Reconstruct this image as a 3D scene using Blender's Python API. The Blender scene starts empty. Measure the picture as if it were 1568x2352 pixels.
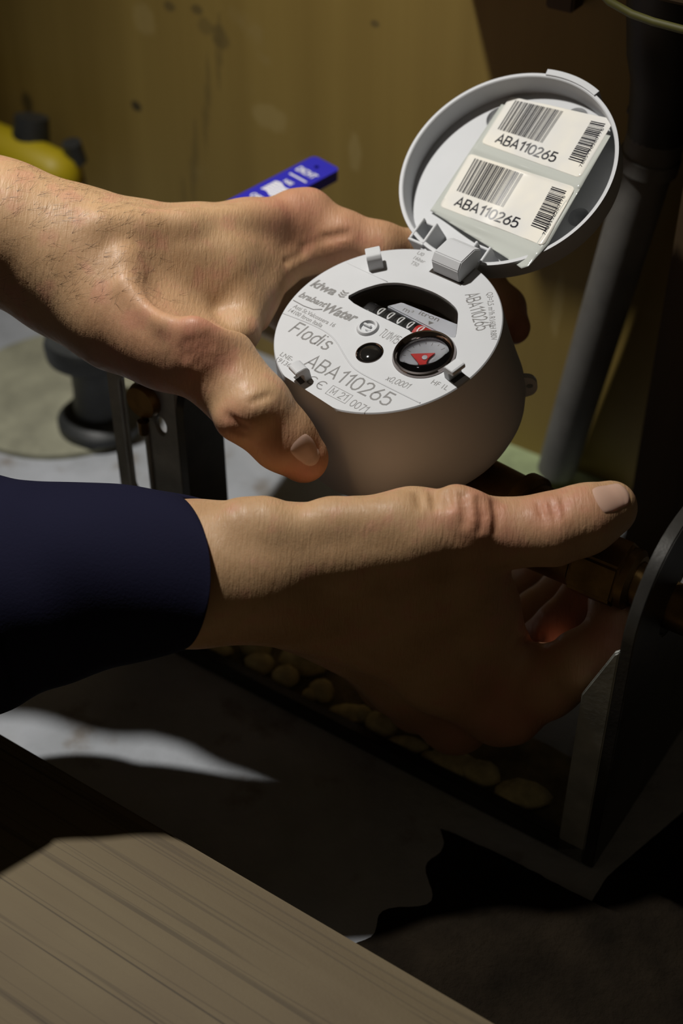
import bpy, bmesh, math, random
import numpy as np
from mathutils import Vector, Matrix
from mathutils.geometry import tessellate_polygon

C = bpy.context.scene
COL = C.collection
R = math.radians
# ------------------------------------------------------------------ camera, world, light, exposure
PITCH, CAM_H, FPX = R(40), 0.505, 3267.0
cam_d = bpy.data.cameras.new('camera')
cam_d.sensor_fit = 'VERTICAL'; cam_d.sensor_height = 36.0; cam_d.lens = 50.0
cam_d.clip_start = 0.01
cam_d.dof.use_dof = True; cam_d.dof.focus_distance = 0.555; cam_d.dof.aperture_fstop = 6.3
cam = bpy.data.objects.new('camera', cam_d); COL.objects.link(cam)
cam.location = (0, 0, CAM_H); cam.rotation_euler = (math.pi/2 - PITCH, 0, 0)
C.camera = cam
w = bpy.data.worlds.new('dark_cellar'); C.world = w; w.use_nodes = True
w.node_tree.nodes['Background'].inputs['Color'].default_value = (1.0, 0.80, 0.54, 1)
w.node_tree.nodes['Background'].inputs['Strength'].default_value = 0.025
sp = bpy.data.lights.new('work_lamp', 'SPOT')
sp.energy = 17.5; sp.color = (1.0, 0.97, 0.92); sp.shadow_soft_size = 0.014
sp.spot_size = R(86); sp.spot_blend = 1.0
lamp = bpy.data.objects.new('work_lamp', sp); COL.objects.link(lamp)
lamp.location = (-0.22, 0.58, 0.77)
lamp_target = Vector((-0.07, 0.46, 0.12))
lamp.rotation_euler = (lamp_target - Vector(lamp.location)).to_track_quat('-Z', 'Y').to_euler()
C.view_settings.view_transform = 'Standard'; C.view_settings.look = 'None'
C.view_settings.exposure = 0.0; C.view_settings.gamma = 1.0; C.view_settings.use_curve_mapping = False

# ------------------------------------------------------------------ helpers
RX = np.array([1., 0, 0]); FW = np.array([0, math.cos(PITCH), -math.sin(PITCH)])
DN = np.array([0, -math.sin(PITCH), -math.cos(PITCH)]); EYE = np.array([0, 0, CAM_H])
def ray(px, py):                      # view ray through a point of the photograph, unit depth
    return RX*((px-784)/FPX) + DN*((py-1176)/FPX) + FW
def at(px, py, d):                    # world point at depth d (m)
    return EYE + ray(px, py)*d
def rv(x, y, z): return RX*x + DN*y + FW*z
def on_z(px, py, z=0.0):
    r = ray(px, py); return EYE + r*((z-CAM_H)/r[2])
TH = R(34)
U = np.array([math.cos(TH), -math.sin(TH), 0]); W = np.array([math.sin(TH), math.cos(TH), 0]); Z = np.array([0, 0, 1.])
def frame(o, x, y, z):
    m = Matrix.Identity(4)
    for i in range(3):
        m[i][0], m[i][1], m[i][2], m[i][3] = x[i], y[i], z[i], o[i]
    return m
def unit(v): v = np.asarray(v, float); return v/np.linalg.norm(v)

def tag(o, label=None, cat=None, group=None, kind=None):
    if label: o['label'] = label
    if cat: o['category'] = cat
    if group: o['group'] = group
    if kind: o['kind'] = kind
    return o
def empty(name, mat=None, label=None, cat=None, group=None):
    o = bpy.data.objects.new(name, None); o.empty_display_size = 0.02; COL.objects.link(o)
    if mat is not None: o.matrix_world = mat
    return tag(o, label, cat, group)
def link(name, me, m, parent=None, smooth=None, mat=None):
    o = bpy.data.objects.new(name, me); COL.objects.link(o)
    if m and not me.materials: me.materials.append(m)
    if smooth is not None:
        if smooth is True:
            me.polygons.foreach_set('use_smooth', [True]*len(me.polygons))
        else:
            me.shade_smooth() if hasattr(me, 'shade_smooth') else None
            bm = bmesh.new(); bm.from_mesh(me)
            for e in bm.edges:
                e.smooth = not (len(e.link_faces) == 2 and e.calc_face_angle(0) > R(smooth))
            for f in bm.faces: f.smooth = True
            bm.to_mesh(me); bm.free()
    if parent is not None: o.parent = parent
    if mat is not None: o.matrix_world = mat
    return o
class MB:
    def __init__(s): s.v = []; s.f = []
    def add(s, vs, fs):
        n = len(s.v); s.v += [tuple(map(float, p)) for p in vs]; s.f += [tuple(i+n for i in f) for f in fs]; return s
    def box(s, a, b, M=None):
        x0, y0, z0 = a; x1, y1, z1 = b
        vs = [(x, y, z) for x in (x0, x1) for y in (y0, y1) for z in (z0, z1)]
        if M: vs = [M(p) for p in vs]
        return s.add(vs, [(0,1,3,2),(4,6,7,5),(0,4,5,1),(2,3,7,6),(0,2,6,4),(1,5,7,3)])
    def prism(s, poly, z0, z1, M=None, holes=()):   # polygon in xy, extruded in z
        loops = [list(poly)] + [list(h) for h in holes]
        flat = [p for l in loops for p in l]; n = len(flat)
        vs = [(p[0], p[1], z0) for p in flat] + [(p[0], p[1], z1) for p in flat]
        tri = tessellate_polygon([[Vector((p[0], p[1], 0)) for p in l] for l in loops])
        fs = [tuple(t) for t in tri] + [tuple(i+n for i in reversed(t)) for t in tri]
        k = 0
        for l in loops:
            m = len(l)
            fs += [(k+i, k+(i+1) % m, n+k+(i+1) % m, n+k+i) for i in range(m)]
            k += m
        if M: vs = [M(p) for p in vs]
        return s.add(vs, fs)
    def lathe(s, prof, seg=48, M=None, closed=False):    # (r, z) profile round z
        vs = []; fs = []; n = len(prof)
        for i in range(seg):
            a = 2*math.pi*i/seg
            vs += [(r*math.cos(a), r*math.sin(a), z) for r, z in prof]
        for i in range(seg):
            j = (i+1) % seg
            for k in range(n if closed else n-1):
                l = (k+1) % n
                fs.append((i*n+k, j*n+k, j*n+l, i*n+l))
        if not closed:
            for k in (0, n-1):
                if prof[k][0] > 1e-7: fs.append(tuple(i*n+k for i in range(seg)))
        if M: vs = [M(p) for p in vs]
        return s.add(vs, fs)
    def tube(s, pts, rad, seg=12, cap=True):
        pts = [np.asarray(p, float) for p in pts]; n = len(pts)
        rad = rad if hasattr(rad, '__len__') else [rad]*n
        vs = []; fs = []; pn = None
        for i, p in enumerate(pts):
            t = unit(pts[min(i+1, n-1)] - pts[max(i-1, 0)])
            if pn is None: pn = unit(np.cross(t, [0.3, 0.5, 0.8]))
            pn = unit(pn - t*(pn @ t)); b = np.cross(t, pn)
            vs += [p + rad[i]*(pn*math.cos(2*math.pi*k/seg) + b*math.sin(2*math.pi*k/seg)) for k in range(seg)]
        for i in range(n-1):
            fs += [(i*seg+k, i*seg+(k+1) % seg, (i+1)*seg+(k+1) % seg, (i+1)*seg+k) for k in range(seg)]
        if cap: fs += [tuple(range(seg-1, -1, -1)), tuple((n-1)*seg+k for k in range(seg))]
        return s.add(vs, fs)
    def mesh(s, name, bevel=0, seg=2, angle=30, merge=True):
        me = bpy.data.meshes.new(name); me.from_pydata(s.v, [], s.f)
        bm = bmesh.new(); bm.from_mesh(me)
        if merge: bmesh.ops.remove_doubles(bm, verts=bm.verts, dist=1e-7)
        bm.faces.ensure_lookup_table()
        bmesh.ops.recalc_face_normals(bm, faces=bm.faces)
        if bevel:
            es = [e for e in bm.edges if len(e.link_faces) == 2 and e.calc_face_angle(0) > R(angle)]
            bmesh.ops.bevel(bm, geom=es, offset=bevel, segments=seg, affect='EDGES', clamp_overlap=True)
        bm.to_mesh(me); bm.free(); return me
    def obj(s, name, m, parent=None, bevel=0, smooth=35, mat=None, seg=2):
        return link(name, s.mesh(name, bevel, seg), m, parent, smooth, mat)
def circ(cx, cy, r, n=48, a0=0, a1=2*math.pi, ry=None):
    full = abs(a1-a0-2*math.pi) < 1e-6; m = n if full else n-1
    return [(cx+r*math.cos(a0+(a1-a0)*i/m), cy+(ry or r)*math.sin(a0+(a1-a0)*i/m)) for i in range(n)]
def rrect(x0, y0, x1, y1, r, n=6):
    out = []
    for cx, cy, a in ((x1-r, y1-r, 0), (x0+r, y1-r, 90), (x0+r, y0+r, 180), (x1-r, y0+r, 270)):
        out += [(cx+r*math.cos(R(a+90*i/n)), cy+r*math.sin(R(a+90*i/n))) for i in range(n+1)]
    return out

# ------------------------------------------------------------------ materials
def mat(name, col, rough=0.5, metal=0.0, **k):
    m = bpy.data.materials.new(name); m.use_nodes = True
    b = m.node_tree.nodes['Principled BSDF']
    b.inputs['Base Color'].default_value = (*col, 1); b.inputs['Roughness'].default_value = rough
    b.inputs['Metallic'].default_value = metal
    for key, v in k.items(): b.inputs[key.replace('_', ' ')].default_value = v
    return m
def N(m, t, **k):
    n = m.node_tree.nodes.new(t)
    for a, v in k.items(): setattr(n, a, v)
    return n
def L(m, a, b): m.node_tree.links.new(a, b)
def coords(m, scale=(1,1,1), kind='Object', rot=(0,0,0)):
    tc = N(m, 'ShaderNodeTexCoord'); mp = N(m, 'ShaderNodeMapping')
    mp.inputs['Scale'].default_value = scale; mp.inputs['Rotation'].default_value = rot
    L(m, tc.outputs[kind], mp.inputs['Vector']); return mp.outputs[0]
def noise(m, vec, scale, detail=4, rough=0.55, dist=0.0):
    n = N(m, 'ShaderNodeTexNoise'); n.inputs['Scale'].default_value = scale; n.inputs['Detail'].default_value = detail
    n.inputs['Roughness'].default_value = rough; n.inputs['Distortion'].default_value = dist
    L(m, vec, n.inputs['Vector']); return n.outputs['Fac']
def ramp(m, fac, stops):
    r = N(m, 'ShaderNodeValToRGB'); e = r.color_ramp.elements
    while len(e) < len(stops): e.new(0.5)
    for i, (p, c) in enumerate(stops):
        e[i].position = p; e[i].color = (*c, 1) if len(c) == 3 else c
    L(m, fac, r.inputs[0]); return r.outputs[0]
def mix(m, fac, a, b, mode='MIX'):
    n = N(m, 'ShaderNodeMix', data_type='RGBA', blend_type=mode)
    for s, v in ((n.inputs['Factor'], fac), (n.inputs['A'], a), (n.inputs['B'], b)):
        if hasattr(v, 'links'): L(m, v, s)
        else: s.default_value = v if not isinstance(v, tuple) else ((*v, 1) if len(v) == 3 else v)
    return n.outputs['Result']
def maprange(m, v, a, b, c=0., d=1.):
    n = N(m, 'ShaderNodeMapRange', interpolation_type='SMOOTHSTEP')
    for i, x in enumerate((a, b, c, d)): n.inputs[i+1].default_value = x
    L(m, v, n.inputs[0]); return n.outputs[0]
def bump(m, h, strength, dist=0.001, chain=None):
    n = N(m, 'ShaderNodeBump'); n.inputs['Strength'].default_value = strength; n.inputs['Distance'].default_value = dist
    L(m, h, n.inputs['Height'])
    if chain is not None: L(m, chain, n.inputs['Normal'])
    return n.outputs[0]
def setb(m, key, out): L(m, out, m.node_tree.nodes['Principled BSDF'].inputs[key])
def rough_var(name, col, rough=0.5, metal=0., var=0.25, scale=60, bstr=0.15, bd=0.0004, **k):
    m = mat(name, col, rough, metal, **k)
    f = noise(m, coords(m), scale, 5)
    lo = tuple(c*(1-var) for c in col); hi = tuple(min(1, c*(1+var)) for c in col)
    setb(m, 'Base Color', ramp(m, f, [(0.3, lo), (0.7, hi)]))
    setb(m, 'Normal', bump(m, noise(m, coords(m), scale*9, 3), bstr, bd)); return m

M = {}
M['grey'] = rough_var('light_grey_plastic', (0.56, 0.57, 0.585), 0.5, var=0.03, scale=40, bstr=0.06, bd=0.0001, Specular_IOR_Level=0.3)
M['greyside'] = M['grey']
M['dark'] = mat('dark_register', (0.035, 0.028, 0.022), 0.3)
M['black'] = mat('black_drum', (0.008, 0.008, 0.009), 0.35)
M['white'] = mat('white_print', (0.85, 0.85, 0.85), 0.5)
M['plate'] = mat('grey_register_plate', (0.55, 0.57, 0.62), 0.35)
M['red'] = mat('red_pointer', (0.55, 0.015, 0.012), 0.35)
M['print'] = mat('grey_print', (0.19, 0.185, 0.18), 0.6)
M['inkdark'] = mat('black_ink', (0.012, 0.012, 0.018), 0.25)
M['glass'] = mat('clear_glass', (1, 1, 1), 0.02, Transmission_Weight=1.0, IOR=1.45)
M['thinglass'] = mat('dial_glass', (1, 1, 1), 0.02, Transmission_Weight=1.0, IOR=1.15)
M['chrome'] = mat('polished_rim', (0.32, 0.28, 0.27), 0.12, 1.0)
M['label'] = mat('pearl_label', (0.74, 0.72, 0.66), 0.17)
setb(M['label'], 'Base Color', ramp(M['label'], noise(M['label'], coords(M['label']), 45, 2), [(0.35, (0.74, 0.73, 0.70)), (0.65, (0.86, 0.82, 0.72))]))
M['backing'] = mat('label_backing', (0.52, 0.54, 0.50), 0.12)
M['brass'] = rough_var('tarnished_brass', (0.20, 0.12, 0.04), 0.42, 0.85, var=0.4, scale=70)
M['steel'] = rough_var('dull_galvanised_steel', (0.42, 0.43, 0.40), 0.5, 0.2, var=0.3, scale=50)
M['darksteel'] = rough_var('dark_painted_steel', (0.05, 0.047, 0.042), 0.33, 0.35, var=0.3, scale=50)
M['valve'] = rough_var('dark_grey_plastic', (0.03, 0.032, 0.032), 0.45, var=0.3, scale=80)
M['yellow'] = mat('yellow_plastic', (0.50, 0.38, 0.008), 0.5)
M['blue'] = mat('blue_plastic', (0.02, 0.018, 0.42), 0.42)
M['pipe'] = rough_var('grey_pipe_plastic', (0.13, 0.125, 0.115), 0.55, var=0.2, scale=40)
M['darkpipe'] = rough_var('dark_pipe', (0.03, 0.028, 0.026), 0.55, var=0.25, scale=40)
M['wire'] = mat('yellow_green_wire', (0.07, 0.065, 0.008), 0.6)
M['stone'] = rough_var('dusty_rubble', (0.66, 0.58, 0.30), 0.9, var=0.35, scale=120, bstr=0.5, bd=0.001)
M['green'] = rough_var('pale_green_board', (0.30, 0.36, 0.19), 0.8, var=0.25, scale=60)
M['nail'] = mat('fingernail', (0.60, 0.37, 0.275), 0.28, Subsurface_Weight=0.1)

# wooden back panel: vertical streaks, knots, a long crack and smudges
A0 = on_z(1240, 1060)
def wallpt(px, py, off=0.0):           # (distance along the wall, height) of the wall behind a pixel
    r = ray(px, py); t = ((A0 - W*off - EYE) @ W)/(r @ W); p = EYE + r*t
    return float((p-A0) @ U), float(p[2]), p
m = M['panel'] = mat('stained_plywood', (0.3, 0.2, 0.06), 0.55)
v1 = coords(m, (26, 26, 1.1)); v2 = coords(m, (4, 4, 1.2)); v3 = coords(m)
base = ramp(m, noise(m, v1, 1.0, 4), [(0.3, (0.262, 0.180, 0.044)), (0.7, (0.350, 0.250, 0.068))])
base = mix(m, 0.55, base, ramp(m, noise(m, v2, 1.6, 3), [(0.3, (0.66, 0.62, 0.5)), (0.7, (1, 1, 1))]), 'MULTIPLY')
base = mix(m, maprange(m, noise(m, v3, 22, 6), 0.60, 0.75, 0, 0.5), base, (0.33, 0.25, 0.10))
def spot(m, base, s, z, rx, rz, col, strength=0.9):
    tc = N(m, 'ShaderNodeTexCoord'); sb = N(m, 'ShaderNodeVectorMath', operation='SUBTRACT'); sb.inputs[1].default_value = (s, 0, z)
    L(m, tc.outputs['Object'], sb.inputs[0])
    ml = N(m, 'ShaderNodeVectorMath', operation='MULTIPLY'); ml.inputs[1].default_value = (1/rx, 0, 1/rz); L(m, sb.outputs[0], ml.inputs[0])
    ln = N(m, 'ShaderNodeVectorMath', operation='LENGTH'); L(m, ml.outputs[0], ln.inputs[0])
    ad = N(m, 'ShaderNodeMath', operation='ADD'); L(m, ln.outputs['Value'], ad.inputs[0])
    L(m, noise(m, coords(m), 130, 3), ad.inputs[1])
    return mix(m, maprange(m, ad.outputs[0], 1.7, 1.2, 0, strength), base, col)
for px, py, rx, rz, st in ((313, 243, .004, .003, .9), (63, 238, .005, .008, .7), (390, 15, .004, .003, .5), (452, 22, .004, .003, .5),
                           (505, 85, .006, .007, .4), (470, 60, .006, .005, .3), (860, 55, .003, .002, .5), (1185, 1055, .012, .006, .9)):
    s_, z_, _ = wallpt(px, py); base = spot(m, base, s_, z_, rx, rz, (0.035, 0.03, 0.02), st)
for px, py, rx, rz in ((815, 350, .004, .012), (330, 45, .008, .01), (620, 270, .012, .008), (1340, 745, .004, .02), (1280, 700, .003, .02)):
    s_, z_, _ = wallpt(px, py); base = spot(m, base, s_, z_, rx, rz, (0.50, 0.40, 0.18), .25)
p0 = wallpt(505, 90); p1 = wallpt(428, 460)
for i in range(9):                       # the crack, as a row of thin dark stains
    t = i/8.; base = spot(m, base, p0[0]+(p1[0]-p0[0])*t + 0.002*math.sin(i*2.1), p0[1]+(p1[1]-p0[1])*t, .0016, .016, (0.11, 0.08, 0.025), .4)
setb(m, 'Base Color', base)
setb(m, 'Normal', bump(m, noise(m, v1, 3.0, 4), 0.25, 0.0012))

m = M['floor'] = mat('dusty_concrete', (0.4, 0.4, 0.4), 0.75)
v = coords(m)
base = ramp(m, noise(m, v, 14, 7, 0.6), [(0.3, (0.27, 0.285, 0.30)), (0.72, (0.44, 0.46, 0.50))])
base = mix(m, maprange(m, noise(m, v, 30, 5), 0.56, 0.72, 0, 0.6), base, (0.14, 0.10, 0.055))
base = mix(m, maprange(m, noise(m, v, 7, 3), 0.5, 0.7, 0, 0.5), base, (0.30, 0.30, 0.20))
setb(m, 'Base Color', base)
setb(m, 'Normal', bump(m, noise(m, v, 160, 6), 0.5, 0.002))

m = M['plank'] = mat('weathered_plank', (0.2, 0.15, 0.09), 0.66, Specular_IOR_Level=0.22)
base = ramp(m, noise(m, coords(m, (1.0, 18, 18)), 1.6, 5, 0.6, 0.3), [(0.3, (0.150, 0.112, 0.062)), (0.7, (0.205, 0.160, 0.092))])
base = mix(m, maprange(m, noise(m, coords(m), 7, 3), 0.42, 0.62, 0, 0.35), base, (0.135, 0.095, 0.06))
def absline(sc, wid, seed):
    mp = coords(m, sc); ad = N(m, 'ShaderNodeVectorMath', operation='ADD'); ad.inputs[1].default_value = (seed, seed*1.7, 0); L(m, mp, ad.inputs[0])
    n_ = noise(m, ad.outputs[0], 1.0, 2, 0.4, 0.0)
    a1 = N(m, 'ShaderNodeMath', operation='SUBTRACT'); a1.inputs[1].default_value = 0.5; L(m, n_, a1.inputs[0])
    a2 = N(m, 'ShaderNodeMath', operation='ABSOLUTE'); L(m, a1.outputs[0], a2.inputs[0])
    return maprange(m, a2.outputs[0], wid, wid*.2)
l1 = absline((0.45, 40, 40), 0.011, 5.3); l2 = absline((1.8, 150, 150), 0.024, 9.4)
m1 = N(m, 'ShaderNodeMath', operation='MULTIPLY'); m1.inputs[1].default_value = .75; L(m, l1, m1.inputs[0]); m3 = N(m, 'ShaderNodeMath', operation='MULTIPLY'); L(m, m1.outputs[0], m3.inputs[0]); L(m, maprange(m, noise(m, coords(m, (5, 30, 30)), 1.0, 2), .38, .62), m3.inputs[1]); m1 = m3
base = mix(m, m1.outputs[0], base, (0.045, 0.035, 0.026)); 
ml = N(m, 'ShaderNodeMath', operation='MULTIPLY'); ml.inputs[1].default_value = .45; L(m, l2, ml.inputs[0])
base = mix(m, ml.outputs[0], base, (0.08, 0.06, 0.04))
base = mix(m, maprange(m, noise(m, coords(m), 26, 2), 0.735, 0.755, 0, 0.85), base, (0.07, 0.04, 0.015))
setb(m, 'Base Color', base)
nb = bump(m, l1, -0.6, 0.0012)
nb = bump(m, noise(m, coords(m, (420, 900, 900)), 1.0, 3), 0.35, 0.0004, nb)
setb(m, 'Normal', nb)

m = M['postwood'] = mat('dark_post_wood', (0.06, 0.035, 0.014), 0.6)
setb(m, 'Base Color', ramp(m, noise(m, coords(m, (30, 30, 1.5)), 1, 4), [(0.3, (0.05, 0.03, 0.012)), (0.7, (0.085, 0.052, 0.022))]))

m = M['navy'] = mat('navy_cotton', (0.0065, 0.0065, 0.021), 0.9, Specular_IOR_Level=0.15)
setb(m, 'Normal', bump(m, noise(m, coords(m), 900, 2), 0.4, 0.0003))

def skin_material(name, axis_rot):
    m = mat(name, (0.5, 0.3, 0.18), 0.5, Subsurface_Weight=0.12, Subsurface_Scale=0.004, Specular_IOR_Level=0.38)
    m.node_tree.nodes['Principled BSDF'].inputs['Subsurface Radius'].default_value = (1.0, 0.35, 0.2)
    v = coords(m)
    base = ramp(m, noise(m, v, 45, 4), [(0.32, (0.43, 0.255, 0.130)), (0.68, (0.56, 0.355, 0.190))])
    base = mix(m, maprange(m, noise(m, v, 90, 3), 0.48, 0.70, 0, 0.5), base, (0.50, 0.22, 0.145))
    at_ = N(m, 'ShaderNodeAttribute', attribute_name='redness')
    base = mix(m, at_.outputs['Fac'], base, (0.47, 0.155, 0.105))
    setb(m, 'Base Color', base)
    fine = noise(m, coords(m, (1000, 190, 190), rot=axis_rot), 1.0, 3, 0.5, 0.5)
    pore = N(m, 'ShaderNodeTexVoronoi'); pore.inputs['Scale'].default_value = 1500
    L(m, coords(m), pore.inputs['Vector'])
    nb = bump(m, fine, 0.60, 0.0005)
    nb = bump(m, pore.outputs['Distance'], 0.15, 0.0002, nb)
    setb(m, 'Normal', nb)
    setb(m, 'Roughness', maprange(m, noise(m, v, 300, 3), 0.35, 0.65, 0.46, 0.62))
    return m

# ------------------------------------------------------------------ the setting
def struct(o): o['kind'] = 'structure'; return o
fl_ = MB(); fl_.box((-1.6, -0.9, -0.05), (1.2, 1.9, 0.0))
struct(fl_.obj('floor', M['floor'], smooth=None))
WF = frame(A0, U, W, Z)
wl = MB(); wl.box((-1.5, 0, 0), (0.75, 0.018, 1.3))
struct(wl.obj('wall_back', M['panel'], smooth=None, mat=WF))
ps, _, _ = wallpt(1486, 900, .045)
po = MB(); po.box((ps, -0.045, 0), (ps+0.12, -0.0005, 1.3))
struct(po.obj('trim_1', M['postwood'], bevel=0.002, mat=WF))

# wooden ledge fixed to the wall just above the frame at the right; it keeps the lamp off the upper wall
ls, lz, _ = wallpt(1020, -95)
lg = empty('wall_ledge', WF @ Matrix.Translation((ls, 0, lz+.030)), 'dark wooden ledge along the top right of the panelled wall', 'ledge')
a = MB(); a.box((0, -.072, 0), (.62, -.0005, .022)); a.obj('board', M['postwood'], lg, bevel=.0015)
for px in (1305,):
    bs_, bz_, _ = wallpt(px, 6)
    a = MB(); a.box((bs_-ls-.006, -.012, bz_-lz-.030), (bs_-ls+.008, -.0005, .0005)); a.obj('support_block', M['postwood'], lg, bevel=.001)

# plank in the foreground
pe = on_z(560, 2010, 0.05)
PF = frame(pe - Z*0.05, U, W, Z)
pk = MB(); pk.box((-0.55, -0.26, 0.0005), (0.60, 0, 0.05))
tag(pk.obj('wooden_plank', M['plank'], bevel=0.0015, mat=PF),
    'long weathered brown plank with dark grain lying across the lower left foreground', 'plank')

# round cement patch and stopcock on the floor at the left
vc = on_z(236, 985)
cp = MB(); cp.lathe([(0, 0.0), (0.066, 0.0), (0.0655, 0.003), (0.062, 0.0045), (0, 0.0048)], 56)
tag(cp.obj('cement_patch', rough_var('greenish_cement', (0.27, 0.265, 0.19), 0.85, var=0.25, scale=45, bstr=0.4, bd=0.001),
    mat=Matrix.Translation(on_z(150, 905))), 'round greenish cement patch under the dark stopcock on the floor', 'cement patch')
vt = empty('stopcock', Matrix.Translation(vc + Z*0.0048) @ Matrix.Scale(1.22, 4), 'dark grey stopcock with a flat round knob on the floor at left', 'valve')
a = MB(); a.lathe([(0, 0), (0.021, 0), (0.021, 0.004), (0.018, 0.007), (0.0125, 0.009), (0, 0.009)], 32); a.obj('base_flange', M['valve'], vt)
a = MB(); a.lathe([(0, 0.009), (0.0125, 0.009), (0.0115, 0.02), (0.0115, 0.034), (0.0135, 0.037), (0, 0.037)], 32); a.obj('stem', M['valve'], vt)
a = MB(); a.lathe([(0, 0.037), (0.017, 0.037), (0.0215, 0.041), (0.022, 0.047), (0.0205, 0.051), (0.010, 0.0525), (0, 0.0525)], 40); a.obj('knob', M['valve'], vt)
a = MB(); a.prism([(0.006*math.cos(R(60*i)), 0.006*math.sin(R(60*i))) for i in range(6)], 0.0525, 0.057); a.obj('screw_cap', M['steel'], vt)

# near-black lumpy layer laid over the concrete at lower right, standing in for shadow
SHADE_LO = float((pe - on_z(1335, 1985)) @ W) + .0012
def shade_mesh():
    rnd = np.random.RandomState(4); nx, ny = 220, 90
    xs = np.linspace(.14, .75, nx); ys = np.linspace(SHADE_LO, .12, ny); h = np.zeros((nx, ny))
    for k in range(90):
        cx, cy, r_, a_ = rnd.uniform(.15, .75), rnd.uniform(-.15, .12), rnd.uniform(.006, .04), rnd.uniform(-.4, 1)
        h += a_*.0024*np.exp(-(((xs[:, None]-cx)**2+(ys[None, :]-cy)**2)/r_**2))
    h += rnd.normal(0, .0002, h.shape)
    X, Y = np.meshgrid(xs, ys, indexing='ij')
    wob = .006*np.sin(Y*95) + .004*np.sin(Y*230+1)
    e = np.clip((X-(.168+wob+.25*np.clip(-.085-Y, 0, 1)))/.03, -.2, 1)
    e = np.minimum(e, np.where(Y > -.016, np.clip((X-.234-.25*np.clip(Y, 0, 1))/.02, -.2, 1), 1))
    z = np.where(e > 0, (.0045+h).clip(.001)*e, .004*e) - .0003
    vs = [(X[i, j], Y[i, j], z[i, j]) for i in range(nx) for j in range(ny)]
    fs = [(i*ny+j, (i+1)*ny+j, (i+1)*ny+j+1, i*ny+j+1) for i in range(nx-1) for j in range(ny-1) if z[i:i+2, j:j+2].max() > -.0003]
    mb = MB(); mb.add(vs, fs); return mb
M['floor_shade'] = rough_var('painted_shade', (0.014, 0.010, 0.006), 0.95, Specular_IOR_Level=0.1, var=0.45, scale=38, bstr=0.6, bd=0.002)
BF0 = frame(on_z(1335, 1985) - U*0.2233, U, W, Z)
tag(shade_mesh().obj('shade_layer', M['floor_shade'], smooth=True, mat=BF0), 'dark brown layer of painted shade over the floor at lower right beyond the plank', 'earth', kind='stuff')

# pale green scrap of board at the foot of the wall
g0 = on_z(1262, 1098)
a = MB(); a.prism([(-.045, -.022), (-.01, -.03), (.03, -.024), (.042, -.004), (.03, .012), (-.02, .018), (-.05, .008)], 0, 0.004)
tag(a.obj('green_board_scrap', M['green'], bevel=0.001, mat=frame(g0, U, W, Z)), 'pale green scrap of board on the floor at the foot of the grey pipe', 'board')

# grey pipe at the right, with collar and darker upper length
pt = empty('drain_pipe', Matrix.Translation(on_z(1275, 1092)), 'grey plastic pipe slanting up the wall at the right to a dark upper length', 'pipe')
inv = pt.matrix_world.inverted()
def lp(p): return tuple(inv @ Vector(p))
b0 = wallpt(1277, 1085, .016)[2]; b0[2] = max(b0[2], 0.012); b1 = wallpt(1500, 335, .024)[2]; b2 = wallpt(1528, 120, .03)[2]; b3 = wallpt(1532, -330, .03)[2]
a = MB(); a.tube([lp(b0), lp(b0*.5+b1*.5), lp(b1)], [.0108, .0116, .0122], 24); a.obj('lower_length', M['pipe'], pt)
d_ = unit(b1-b0)
a = MB(); a.tube([lp(b1-d_*.012), lp(b1-d_*.011), lp(b1-d_*.004), lp(b1-d_*.003), lp(b1+d_*.006), lp(b1+d_*.007)], [.0124, .0142, .0142, .0132, .0132, .0122], 24); a.obj('collar', M['pipe'], pt)
a = MB(); a.tube([lp(b1+d_*.004), lp(b1*.5+b2*.5+d_*.01), lp(b2), lp(b3)], [.0128, .015, .0165, .0165], 24); a.obj('upper_length', M['darkpipe'], pt)
a = MB(); cq = wallpt(1448, 258, .02)[2]
a.tube([lp(cq - U*.0 + Z*.004), lp(cq + U*.012 + Z*.002)], .0045, 12); a.obj('clamp_screw', M['darkpipe'], pt)

# thin wire at the top right corner
ws = [wallpt(x, y, .075)[2] for x, y in ((1340, -60), (1400, 4), (1450, 32), (1500, 50), (1568, 68), (1650, 84), (1800, 100))]
a = MB(); a.tube(ws, .0017, 8); tag(a.obj('hanging_wire', M['wire'], smooth=True), 'thin yellow green wire sagging past the pipe in the top right corner', 'wire')

# yellow-handled valve on the wall at the left
yt_p = wallpt(60, 372, .035)[2]
yv = empty('lever_valve', frame(yt_p, U, W, Z), 'yellow lever valve on the wooden wall above the left wrist', 'valve')
a = MB(); a.tube([(-.20, 0, 0.018), (-.10, 0, .012), (-.05, 0, .006), (0, 0, .001), (.025, 0, -.002), (.034, 0, -.003), (.039, 0, -.003)], [.0135, .0135, .014, .0155, .0155, .012, .004], 24)
a.obj('lever', M['yellow'], yv)
a = MB(); a.tube([(.0, .006, .01), (.0, .010, .026)], [.012, .0105], 16); a.obj('spindle', M['valve'], yv)
a = MB(); a.tube([(.031, .012, .004), (.031, .010, .017)], [.007, .006], 12); a.obj('stop_pin', M['valve'], yv)
a = MB(); a.tube([(-.26, .017, -.02), (-.02, .017, -.018), (.015, .017, -.018)], .016, 20); a.obj('valve_body', M['brass'], yv)

# ------------------------------------------------------------------ steel bracket for the meter
O1 = on_z(400, 1500); BL = 0.2233
BF = frame(on_z(1335, 1985) - U*BL, U, W, Z)
br = empty('meter_bracket', BF, 'dark steel mounting bracket running under the hands, with upright plates at both ends', 'bracket')
T = 0.0025
def bent(u0, u1, w0, w1):
    pass
a = MB()   # base strip: shallow channel
a.prism([(0, 0), (0.048, 0), (0.048, T), (0.0055, T), (0.0055, 0.0095), (0, 0.0095)], 0.0, BL, M=lambda p: (p[2], p[0], p[1]+.0005))
a.obj('base_channel', M['darksteel'], br, bevel=0.0006)
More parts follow.
